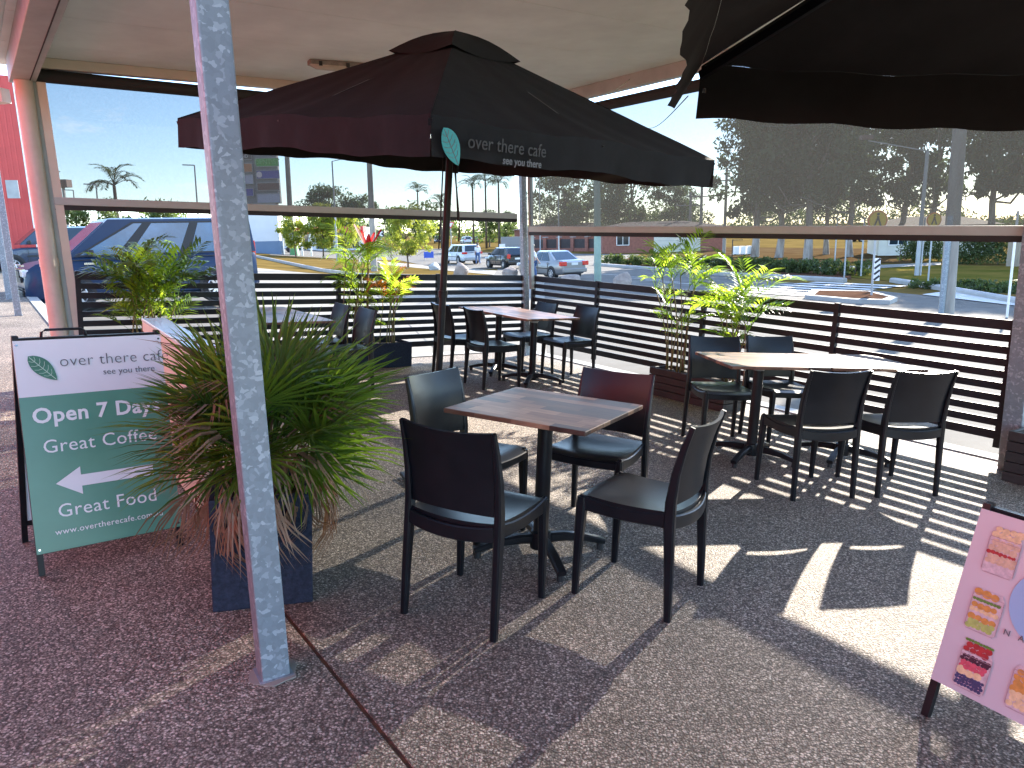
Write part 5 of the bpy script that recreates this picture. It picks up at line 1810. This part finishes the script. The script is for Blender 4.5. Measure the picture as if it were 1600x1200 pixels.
for i, (px, py, s_, k, lab) in enumerate([
    (610, 381, .8, 0, 'mid green tree behind the young street tree'), (655, 380, .75, 1, 'mid green tree across the far road behind the blue sign'),
    (700, 377, .8, 0, 'green tree at the far end of the road left of the cars'), (765, 379, .85, 1, 'green tree at the far end of the road left of the corner post'),
    (795, 381, .8, 0, 'golden green tree beside the timber fence'), (120, 372, .5, 1, 'green tree above the bonnet of the blue van'), (175, 371, .52, 0, 'green tree above the roof of the blue van'),
    (255, 372, .5, 1, 'green tree behind the blue van toward its rear'), (577, 379, .6, 1, 'small green tree behind the power pole')]):
    p = at_base(px, py, 130 if px > 300 else 60)
    tree('green_tree', lab, mid[k], p[0], p[1], G_, s_, i * .9)


def palm_tree(label, x, y, h, seed):
    rng = np.random.default_rng(seed)
    o = thing('palm_tree', label, 'tree', wm(x, y, float(zg(x, y)) - .1), 'palms on the skyline')
    g = MB(); g.tube([(0, 0, 0), (.05, 0, h * .5), (.1, 0, h)], [.2, .15, .12], 8); g.obj('trunk', 'bark_dark', o, True)
    me = [frond_feather(2.6, 16, .75, .05, .6, rng, .03, .8).mesh('frond', 'leaf_midgreen') for _ in range(2)]
    for i in range(18):
        link('frond', me[i % 2], o, aim((.1, 0, h), i * 2.4, rng.uniform(-.35, .9), 0))
    return o


for i, (px, py, d_, top, lab) in enumerate([
    (188, 384, 62, 288, 'palm tree low on the skyline left of the steel post'), (655, 379, 130, 300, 'palm tree on the skyline over the young street tree'),
    (740, 378, 115, 290, 'palm tree just right of the umbrella pole'), (760, 378, 120, 282, 'second palm tree right of the umbrella pole'),
    (780, 378, 112, 285, 'palm tree close to the corner post'), (690, 378, 125, 318, 'short palm tree behind the umbrella pole rope')]):
    q = at_y(px, py, d_); t_ = at_y(px, top, d_)
    palm_tree(lab, q[0], d_, t_[2] - float(zg(q[0], d_)), 50 + i)

# hedges: clipped rows of leaf cards, one thing each
def hedge(label, a, b, w, h, seed, group='hedges along the road'):
    rng = np.random.default_rng(seed)
    a, b = np.array(a[:2]), np.array(b[:2])
    ln = np.linalg.norm(b - a)
    o = thing('hedge', label, 'hedge', wm(a[0], a[1], float(zg(a[0], a[1])) - .05), group)
    n = int(ln * 22 * max(1, h))
    t_ = rng.random(n)
    dirv = (b - a) / ln; nv = np.array([-dirv[1], dirv[0]])
    cen = np.stack([dirv[0] * t_ * ln + nv[0] * (rng.random(n) - .5) * w, dirv[1] * t_ * ln + nv[1] * (rng.random(n) - .5) * w,
                    h * (.12 + .78 * rng.random(n)) + (zg(a[0], a[1]) * (1 - t_) + 0 * t_) * 0 + np.array([float(zg(*(a + dirv * q * ln)) - zg(a[0], a[1])) for q in t_])], 1)
    rr = np.full((n, 3), .24 * max(.8, h))
    q, f = leaf_cards(rng, cen, rr, 30, .2)
    link('foliage', cards_mesh('foliage', q, f, 'leaf_hedge'), o)
    g = MB()
    for k in range(int(ln / 1.2) + 1):
        c_ = dirv * k * 1.2
        z_ = float(zg(*(a + c_)) - zg(a[0], a[1]))
        g.tube([(c_[0], c_[1], z_), (c_[0] + .05, c_[1], z_ + h * .6)], .03, 5)
    g.obj('stem', 'bark_dark', o)['kind'] = 'stuff'
    return o


hedge('low clipped hedge along the road kerb behind the green pole', gp(945, 413), gp(1170, 420), 1.3, .75, 1)
hedge('clipped hedge with bare stems along the kerb beside the zebra crossing', gp(1150, 421), gp(1325, 431), 1.2, .8, 2)
hedge('rounded end bush of the hedge beside the zebra crossing pole', gp(1335, 431), gp(1362, 431), 1.3, .85, 3)
hedge('tall green hedge behind the lawn left of the timber power pole', gp(1405, 409, 3, 60), gp(1470, 408, 3, 60), 1.3, 1.5, 4)
hedge('tall green hedge behind the lawn right of the timber power pole', gp(1495, 412, 3, 60), gp(1575, 414, 3, 60), 1.5, 2.0, 5)
hedge('scruffy ground cover strip along the kerb right of the timber power pole', gp(1440, 449), gp(1600, 458), 2.0, .35, 6)

# ------------------------------------------------------------------ poles and wires
def pole(name, label, px, py, top_px, top_y, r0, r1, m_, cross=(), hi=130, base=None):
    q = gp(px, py, 3, hi) if base is None else np.asarray(base, float)
    t_ = at_y(top_px, top_y, q[1])
    z0 = float(zg(q[0], q[1])) - .1
    o = thing(name, label, 'pole', wm(q[0], q[1], z0))
    tp_ = np.array([(t_[0] - q[0]) * .35, 0, t_[2] - z0])
    g = MB(); g.tube([(0, 0, 0), tp_ * .5, tp_], [r0, (r0 + r1) / 2, r1], 14); g.obj('shaft', m_, o, 'auto')
    for k, (dz, w_) in enumerate(cross):
        c_ = tp_ * ((tp_[2] - dz) / tp_[2])
        g = MB(); g.bar(c_ + np.array([-w_ / 2, -.12, 0]), c_ + np.array([w_ / 2, -.12, 0]), .1, .12); ca_ = g.obj('crossarm', 'timber_pole', o)
        for s_ in (-.46, -.2, .2, .46):
            g = MB(); g.lathe([(.03, .05), (.06, .1), (.05, .2), (.0, .22)], c_ + np.array([w_ * s_, -.12, 0]), 8); g.obj('insulator', 'pole_grey', ca_)
    return o, np.array([q[0], q[1], z0]) + tp_


_, T1 = pole('power_pole', 'thick timber power pole with a steel cable guard, right of the zebra crossing', 1478, 494, 1497, 60, .19, .15, 'timber_pole')
q = gp(1478, 494)
g = MB(); g.tube([(q[0] - .2, q[1] - .12, q[2]), (q[0] - .18, q[1] - .12, q[2] + 2.6)], .07, 10)
tag(g.obj('cable_guard', 'galvanised_steel', None, 'auto'), 'half round steel cable guard strapped to the timber power pole', 'guard')
_, T2 = pole('power_pole', 'grey power pole with a crossarm in front of the big gum trees', 1183, 402, 1187, 188, .17, .12, 'timber_pole', ((.3, 2.6), (4.5, 2.4)), 75)
_, T3 = pole('power_pole', 'power pole with a wide crossarm left of the big gum trees', 1131, 396, 1137, 262, .17, .12, 'timber_pole', ((1.2, 3.2),), 95)
pole('power_pole', 'distant power pole with a crossarm on the bright horizon', 1094, 392, 1097, 292, .2, .14, 'timber_pole', ((1.0, 3.4),), 125)
pole('power_pole', 'most distant power pole seen between the umbrella corner and the gum trees', 1077, 390, 1080, 300, .2, .14, 'timber_pole', ((1.5, 3.4), (4.5, 2.6)), 150)
pole('green_pole', 'pale green pole standing behind the road side fence beside the silver sedan', 934, 442, 930, 240, .17, .15, 'green_pole')
pole('power_pole', 'timber power pole left of the young street tree', 585, 424, 580, 200, .2, .15, 'timber_pole', (), 60)
pole('power_pole', 'timber power pole beside the pylon sign, half behind the large dark tree', 457, 396, 455, 200, .28, .22, 'timber_pole', (), 80)
_, T4 = pole('light_pole', 'slim grey street light pole with an arm between the pylon and the young street tree', 527, 403, 523, 252, .1, .06, 'pole_grey', (), 70)
g = MB(); g.tube([T4, T4 + np.array([.7, -.1, .12]), T4 + np.array([1.9, -.2, .1])], .035, 8); g.box(T4 + np.array([2.1, -.2, .1]), (.55, .2, .1))
tag(g.obj('lamp_arm', 'pole_grey'), 'lamp arm on the slim grey street light pole', 'street light')
for k, (px, py, d_, ty_, lab) in enumerate([(312, 380, 60, 258, 'thin light pole left of the steel post on the skyline'), (158, 383, 58, 288, 'short light pole beside the skyline palm'), (122, 383, 75, 297, 'smallest light pole near the flat roofed tower'),
                                     (844, 385, 90, 275, 'thin pole right of the corner post'), (873, 386, 70, 300, 'grey pole in front of the brick fence')]):
    q = at_y(px, py, d_)
    _, T_ = pole('light_pole', lab, px, py, px, ty_, .07, .05, 'pole_grey', base=q)
    if k < 3:
        g = MB(); g.bar(T_, T_ + np.array([-.9, 0, .05]), .1, .08); tag(g.obj('lamp_arm', 'pole_grey'), 'lamp arm on the ' + lab, 'street light')
# street light arm over the right hand road
q = gp(1452, 440)
o, T_ = pole('light_pole', 'street light pole with a long arm reaching left in front of bright cloud', 1432, 431, 1452, 236, .11, .08, 'pole_grey', hi=60)
g = MB(); g.bar(T_, T_ + np.array([-2.9, 0, .55]), .05, .05); g.obj('arm', 'pole_grey', o).matrix_world = Matrix.Identity(4)
g = MB(); e_ = T_ + np.array([-3.0, 0, .7]); g.box(e_, (.55, .3, .2)); g.obj('lamp_head', 'panel_brown', o).matrix_world = Matrix.Identity(4)
for px, py, ty_, lab, hi in [(1320, 434, 370, 'crossing sign pole at the end of the clipped hedge', 80), (1453, 442, 372, 'crossing sign pole left of the timber power pole', 80)]:
    pass


def wire(label, a, b, sag, r_=.018):
    g = MB(); g.tube([a * (1 - t_) + b * t_ - np.array([0, 0, sag * math.sin(math.pi * t_)]) for t_ in np.linspace(0, 1, 16)], r_, 5)
    tag(g.obj('power_line', 'wire_dark', None, True), label, 'cable', 'overhead power lines')


wire('overhead line running from the timber pole past the right umbrella corner', T1 + np.array([0, 0, -.3]), T2 + np.array([-.9, 0, -.2]), .9)
wire('upper overhead line above the gum trees', T2 + np.array([-.9, 0, 0]), T3 + np.array([-1, 0, -1.0]), .8)
wire('lower overhead line above the gum trees', T2 + np.array([.9, 0, 0]), T3 + np.array([1, 0, -1.0]), .8)
wire('overhead line crossing the bright sky beside the umbrella corner', T3 + np.array([0, 0, -.2]), at_y(900, 190, 60), 1.0)
wire('service wire slanting up to the roof beside the right umbrella', at_y(1010, 200, 40), at_y(1075, 150, 14), .2, .012)
wire('service wire across the gum trees toward the yellow sign', at_y(1250, 307, 40), at_y(1372, 345, 26), .1, .014)

# ------------------------------------------------------------------ street signs and small things
def sign_post(name, label, px, py, top_y, r_=.035, m_='pole_grey', hi=90):
    q = gp(px, py, 3, hi)
    t_ = at_y(px + (360 - top_y) * .0, top_y, q[1])
    z0 = float(zg(q[0], q[1])) - .05
    o = thing(name, label, 'sign', wm(q[0], q[1], z0))
    g = MB(); g.tube([(0, 0, 0), (0, 0, t_[2] - z0)], r_, 10); g.obj('post', m_, o, 'auto')
    return o, t_[2] - z0


for px, py, ty_, lab in [(1361, 469, 330, 'round yellow pedestrian crossing sign on the traffic island'), (1450, 440, 333, 'yellow pedestrian crossing sign just left of the timber power pole'), (1319, 434, 352, 'crossing sign post at the end of the clipped hedge')]:
    o, h_ = sign_post('crossing_sign', lab, px, py, ty_)
    g = MB(); g.tube([(0, -.05, h_ - .3), (0, -.07, h_ - .3)], .33, 24); g.obj('sign_rim', 'sign_orange', o)
    g = MB(); g.tube([(0, -.07, h_ - .3), (0, -.085, h_ - .3)], .28, 24); g.obj('sign_face', 'sign_yellow', o)
    g = MB()
    g.bar((0, -.095, h_ - .2), (-.11, -.095, h_ - .5), .055, .01, (0, 1, 0)); g.bar((0, -.095, h_ - .2), (.11, -.095, h_ - .5), .055, .01, (0, 1, 0)); g.bar((0, -.095, h_ - .3), (0, -.095, h_ - .16), .07, .01, (0, 1, 0))
    g.tube([(0, -.092, h_ - .1), (0, -.1, h_ - .1)], .045, 12)
    g.obj('walking_symbol', 'sign_black', o)
    if px == 1361:
        g = MB(); g.box((.1, -.05, h_ * .36), (.2, .03, .75)); hm_ = g.obj('hazard_marker', 'sign_white', o)
        g = MB()
        for k in range(4):
            z_ = h_ * .36 - .28 + k * .19
            g.bar((.01, -.068, z_ - .07), (.19, -.068, z_ + .07), .07, .006, (0, 1, 0))
        g.obj('hazard_stripe', 'sign_black', hm_)
o, h_ = sign_post('stay_pole', 'thin white stay pole near the right end of the road side fence', 1573, 497, 330, .03, 'white_paint')
for px, py, lab in [(1438, 431, 'slim leaning sign pole on the lawn'), (1345, 432, 'thin pole behind the traffic island'), (1304, 414, 'thin white pole among the gum trunks')]:
    sign_post('slim_pole', lab, px, py, 340, .04, 'pole_grey')
# give way sign, chevron, blue sign, white a-frame
o, h_ = sign_post('give_way_sign', 'red and white triangular give way sign beside the umbrella pole', 706, 402, 345, .04, hi=75)
for s_, m_, dy in ((.62, 'sign_red', -.06), (.4, 'sign_white', -.085)):
    g = MB(); c_ = h_ - .36; g.poly([(-s_ * .6, dy, c_ + s_ * .4), (s_ * .6, dy, c_ + s_ * .4), (0, dy, c_ - s_ * .62)], (0, .02, 0)); g.obj('sign_face', m_, o)
o, h_ = sign_post('chevron_sign', 'black and white chevron board on a short post across the side road', 596, 384, 362, .05, hi=105)
g = MB(); g.box((0, -.06, h_ - .3), (.9, .04, .75)); fc_ = g.obj('board', 'sign_black', o)
g = MB(); g.bar((.25, -.085, h_ - .02), (-.2, -.085, h_ - .3), .18, .01, (0, 1, 0)); g.bar((-.2, -.085, h_ - .3), (.25, -.085, h_ - .58), .18, .01, (0, 1, 0)); g.obj('chevron', 'sign_white', fc_)
q = gp(670, 399, 3, 75)
o = thing('blue_notice', 'small blue notice board on legs at the edge of the verge', 'sign', wm(q[0], q[1], float(zg(q[0], q[1]))))
g = MB(); g.box((0, 0, .55), (.95, .06, .6)); g.obj('board', 'sign_blue', o)
for x in (-.4, .4):
    g = MB(); g.box((x, 0, .13), (.05, .05, .26)); g.obj('leg', 'pole_grey', o)
q = gp(785, 400, 3, 80)
o = thing('arrow_board', 'white notice board with a black arrow behind the black hatchback', 'sign', wm(q[0], q[1], float(zg(q[0], q[1]))))
g = MB(); g.box((0, 0, .85), (.62, .05, .95)); g.obj('board', 'sign_white', o)
g = MB(); g.bar((-.2, -.035, .5), (.22, -.035, .66), .07, .01, (0, 1, 0)); g.bar((.22, -.035, .66), (.1, -.035, .74), .06, .01, (0, 1, 0)); g.obj('arrow', 'sign_black', o)
for x in (-.26, .26):
    g = MB(); g.box((x, 0, .19), (.05, .05, .38)); g.obj('leg', 'pole_grey', o)
q = gp(948, 391, 3, 90)
o = thing('meter_box', 'grey service cabinet on the far verge behind the green pole', 'cabinet', wm(q[0], q[1], float(zg(q[0], q[1]))))
g = MB(); g.box((0, 0, .55), (.6, .4, 1.1)); bevel(g.obj('housing', 'pole_grey', o), .04)
g = MB(); g.box((0, -.21, .6), (.5, .02, .8)); g.obj('door', 'pole_grey', o)
# row of white boxes
q = gp(1165, 402, 3, 80)
o = thing('box_rack', 'dark rack holding four white boxes under the gum trees', 'rack', wm(q[0], q[1], float(zg(q[0], q[1])), .1))
g = MB(); g.box((0, .2, .22), (2.4, .5, .06)); g.bar((-1.1, .2, 0), (-1.1, .2, 1.5), .06, .06, (0, 1, 0)); g.bar((1.1, .2, 0), (1.1, .2, .9), .06, .06, (0, 1, 0)); g.bar((-1.1, .2, 1.45), (-.2, .2, 1.45), .05, .05); g.obj('frame', 'black_plastic', o)
for k in range(4):
    g = MB(); g.box((-.85 + .56 * k, 0, .6), (.42, .4, .68)); bevel(g.obj('white_box', 'white_paint', o), .04)
# boulders
def boulder(label, px, py, w, h, seed, hi=60, m_='boulder_stone'):
    rng = np.random.default_rng(seed)
    q = gp(px, py, 3, hi)
    o = bpy.data.objects.new('boulder', None)
    b = bmesh.new(); bmesh.ops.create_icosphere(b, subdivisions=3, radius=1.0)
    ph_ = rng.random(9) * 6
    fl_ = rng.normal(size=(7, 3)); fl_ /= np.linalg.norm(fl_, axis=1)[:, None]
    for v_ in b.verts:
        c_ = np.array(v_.co)
        r_ = 1 + .1 * math.sin(3 * c_[0] + ph_[0]) + .08 * math.sin(4 * c_[1] + ph_[1]) + .07 * math.sin(5 * c_[2] + ph_[2])
        c_ = c_ * r_
        for n_ in fl_:
            k_ = c_ @ n_ - .78
            if k_ > 0: c_ = c_ - n_ * k_ * .9
        v_.co = (c_[0] * w / 2, c_[1] * w / 2 * .8, max(-.1, c_[2] * h * .75 + h * .3))
    me = bpy.data.meshes.new('boulder'); b.to_mesh(me); b.free(); me.materials.append(MATS[m_])
    oo = link('boulder', me, None, wm(q[0], q[1], float(zg(q[0], q[1])), rng.random() * 6))
    tag(oo, label, 'rock', 'boulders along the verge')


boulder('pinkish pointed boulder on the verge right of the umbrella pole', 721, 430, .98, .72, 1)
boulder('grey boulder on the verge left of the umbrella pole', 678, 422, .95, .5, 2, m_='pole_grey')
boulder('small dark boulder at the foot of the left power pole', 590, 418, .75, .5, 3)
boulder('pink boulder half hidden by the corner post', 797, 434, .8, .6, 4)
boulder('flat pale boulder below the bumper of the silver sedan', 893, 441, 1.3, .38, 5)
boulder('rounded brown boulder right of the green pole', 972, 446, .95, .55, 6)
# bin, bollards, trailer
q = gp(461, 399, 3, 80)
o = thing('green_bin', 'green tapered bin at the edge of the driveway beside the pylon', 'bin', wm(q[0], q[1], float(zg(q[0], q[1]))))
g = MB(); g.hexa([(-.38, -.38, 0), (.38, -.38, 0), (.38, .38, 0), (-.38, .38, 0), (-.27, -.27, 1.0), (.27, -.27, 1.0), (.27, .27, 1.0), (-.27, .27, 1.0)]); g.obj('body', 'bin_green', o)
g = MB(); g.box((0, 0, 1.06), (.66, .66, .1)); bevel(g.obj('lid', 'bin_green', o), .03)
for px, lab in ((473, 'white bollard beside the green bin'), (487, 'white bollard right of the green bin')):
    q = gp(px, 400, 3, 80)
    g = MB(); g.tube([(0, 0, 0), (0, 0, 4.2)], .09, 12); oo = g.obj('bollard', 'white_paint', None, 'auto'); oo.matrix_world = wm(q[0], q[1], float(zg(q[0], q[1]))); tag(oo, lab + ', tall and slim', 'post')
q = gp(447, 391, 3, 90)
o = thing('box_trailer', 'pale box trailer parked beside the pylon base', 'trailer', wm(q[0], q[1], float(zg(q[0], q[1])), .1))
g = MB(); g.box((0, 0, 1.35), (3.2, 1.8, 1.3)); bevel(g.obj('box', 'garage_cream', o), .05)
for x in (-.5, .5):
    g = MB(); g.cyl((x, -.95, .33), (x, -.75, .33), .33, 16); g.obj('wheel', 'tyre', o)
g = MB(); g.bar((1.5, 0, .5), (2.6, 0, .5), .1, .1); g.obj('drawbar', 'pole_grey', o)

# ------------------------------------------------------------------ buildings beyond
def house(name, label, px, py, w, dpt, h, wall, hi=120, yaw=0.0, roof_h=1.3, garage=True, over=.5):
    q = gp(px, py, 3, hi)
    o = thing(name, label, 'building', wm(q[0], q[1], float(zg(q[0], q[1])) - .1, yaw))
    g = MB(); g.box((0, dpt / 2, h / 2), (w, dpt, h)); g.obj('wall', wall, o)
    g = MB(); a, b = w / 2 + over, dpt / 2 + over
    g.add([(-a, dpt / 2 - b, h), (a, dpt / 2 - b, h), (a, dpt / 2 + b, h), (-a, dpt / 2 + b, h), (-a * .45, dpt / 2, h + roof_h), (a * .45, dpt / 2, h + roof_h)], [(0, 1, 5, 4), (2, 3, 4, 5), (1, 2, 5), (3, 0, 4), (3, 2, 1, 0)])
    g.obj('roof', 'roof_tile', o)
    if garage:
        g = MB(); g.box((w * .12, -.03, 1.15), (5.0, .1, 2.2)); gd = g.obj('garage_door', 'garage_cream', o)
        g = MB()
        for k in range(1, 5):
            g.box((w * .12, -.085, k * .44), (4.95, .02, .03))
        g.obj('door_groove', 'pole_grey', gd)
        for x in (-.33,):
            g = MB(); g.box((w * x, -.03, 1.5), (1.3, .1, 1.1)); wn_ = g.obj('window', 'car_glass', o)
            g = MB()
            for a_, b_, c_, d_ in ((0, .55, 1.4, .07), (0, -.55, 1.4, .07), (-.66, 0, .07, 1.1), (.66, 0, .07, 1.1), (0, 0, .05, 1.1)):
                g.box((w * x + a_, -.09, 1.5 + b_), (c_, .05, d_))
            g.obj('frame', 'white_paint', wn_)
    return o


house('brick_house', 'brick house with a cream garage door behind the bright bamboo palm', 1035, 394, 13, 8, 2.7, 'brick_wall', 92, 0, .7)
house('low_house', 'brown brick house roof behind the brick fence right of the corner post', 890, 387, 16, 8, 2.8, 'brick_wall', 125, 0, .9, False)
house('grey_house', 'pale house glimpsed between the trees right of the crossing signs', 1460, 399, 8, 6, 2.4, 'garage_cream', 80, -.3, .7)
# brick fence with dark panels
a = gp(832, 389, 3, 98); b = gp(990, 393, 3, 92)
o = thing('brick_fence', 'brick pier fence with dark infill panels across the road, right of the corner post', 'fence', wm(a[0], a[1], float(zg(a[0], a[1]))))
d_ = b[:2] - a[:2]; ln = np.linalg.norm(d_); d_ /= ln
n = 7; yw = math.atan2(d_[1], d_[0])
for k in range(n + 1):
    c_ = d_ * ln * k / n
    g = MB(); g.box((c_[0], c_[1], .85), (.45, .45, 1.7), yw); pr = g.obj('pier', 'brick_wall', o)
    g = MB(); g.box((c_[0], c_[1], 1.74), (.55, .55, .08), yw); g.obj('pier_cap', 'kerb_concrete', pr)
    if k < n:
        c2_ = d_ * ln * (k + .5) / n
        g = MB(); g.box((c2_[0], c2_[1], .2), (ln / n - .46, .25, .4), yw); g.obj('plinth', 'brick_wall', o)
        g = MB(); g.box((c2_[0], c2_[1], .95), (ln / n - .46, .06, 1.08), yw); g.obj('panel', 'fence_panel_dark', o)


def paling_fence(label, a, b, h, m_, seed):
    rng = random.Random(seed)
    o = thing('paling_fence', label, 'fence', wm(a[0], a[1], float(zg(a[0], a[1])) - .05))
    d = np.array(b[:2]) - np.array(a[:2]); ln = np.linalg.norm(d); d /= ln
    n = min(60, int(ln / .16)); yw = math.atan2(d[1], d[0])
    me = MB().box((0, 0, h / 2), (ln / n * .93, .02, h)).mesh('paling', m_)
    for k in range(n):
        c_ = d * ln * (k + .5) / n
        link('paling', me, o, Matrix.Translation((c_[0], c_[1], rng.uniform(-.02, .02))) @ Matrix.Rotation(yw + rng.uniform(-.01, .01), 4, 'Z'))
    for z_ in (.4, h - .35):
        g = MB(); g.bar((0, .04, z_), (d[0] * ln, d[1] * ln + .04, z_), .04, .08); g.obj('rail', m_, o)


paling_fence('tan timber paling fence at the right edge beyond the lawn', gp(1572, 413, 3, 52), gp(1660, 417, 3, 50), 2.2, 'timber_paling', 1)
paling_fence('weathered grey paling fence behind the black hatchback', gp(783, 389, 3, 95), gp(835, 392, 3, 90), 2.0, 'grey_paling', 2)
# red awning shop far left of the trees
q = gp(480, 389, 3, 110)
o = thing('awning_shop', 'far shop with a red awning behind the street trees', 'building', wm(q[0], q[1] + 3, float(zg(q[0], q[1])) - .2))
g = MB(); g.box((0, 2.5, 1.6), (15, 5, 3.2)); g.obj('wall', 'pylon_white', o)
g = MB(); g.box((0, -.8, 2.9), (15.4, 2.4, .85)); g.obj('awning', 'red_cladding', o)
for k in range(4):
    g = MB(); g.box((-5.4 + 3.6 * k, -.03, 1.3), (2.4, .1, 2.0)); g.obj('window', 'car_glass', o)
# flat roofed tower on the skyline
q = at_y(105, 384, 95); t_ = at_y(105, 280, 95)
o = thing('flat_roofed_tower', 'flat roofed sign tower with a mast low on the left skyline', 'tower', wm(q[0], 95, q[2] - .3))
hh = t_[2] - q[2]
for dx in (-.5, .5):
    g = MB(); g.box((dx, 0, hh / 2), (.25, .25, hh)); g.obj('leg', 'pole_grey', o)
g = MB(); g.box((0, 0, hh - .2), (2.6, 1.2, .9)); g.obj('sign_box', 'panel_brown', o)
g = MB(); g.tube([(0, 0, hh + .2), (0, 0, hh + 1.9)], .04, 6); g.lathe([(.03, 1.0), (.4, 1.25), (.0, 1.1)], (0, 0, hh), 10); g.obj('mast', 'pole_grey', o)
# far line of bush closing the horizon
rng = np.random.default_rng(9)
cen = []; rr = []
for i in range(520):
    az = rng.uniform(rad(48), rad(142))
    dd = rng.uniform(170, 210)
    x, y = dd * math.cos(az), dd * math.sin(az)
    h_ = 7 + 3 * math.sin(az * 23) + 2 * math.sin(az * 61)
    cen.append((x, y, -1.2 + h_ * rng.uniform(.1, .9))); rr.append((2.6, 2.6, 2.0))
q, f = leaf_cards(rng, cen, rr, 60, 1.0)
tag(link('distant_bush', cards_mesh('distant_bush', q, f, 'leaf_midgreen')), 'distant line of green bushland along the horizon', 'bushland', kind='stuff')
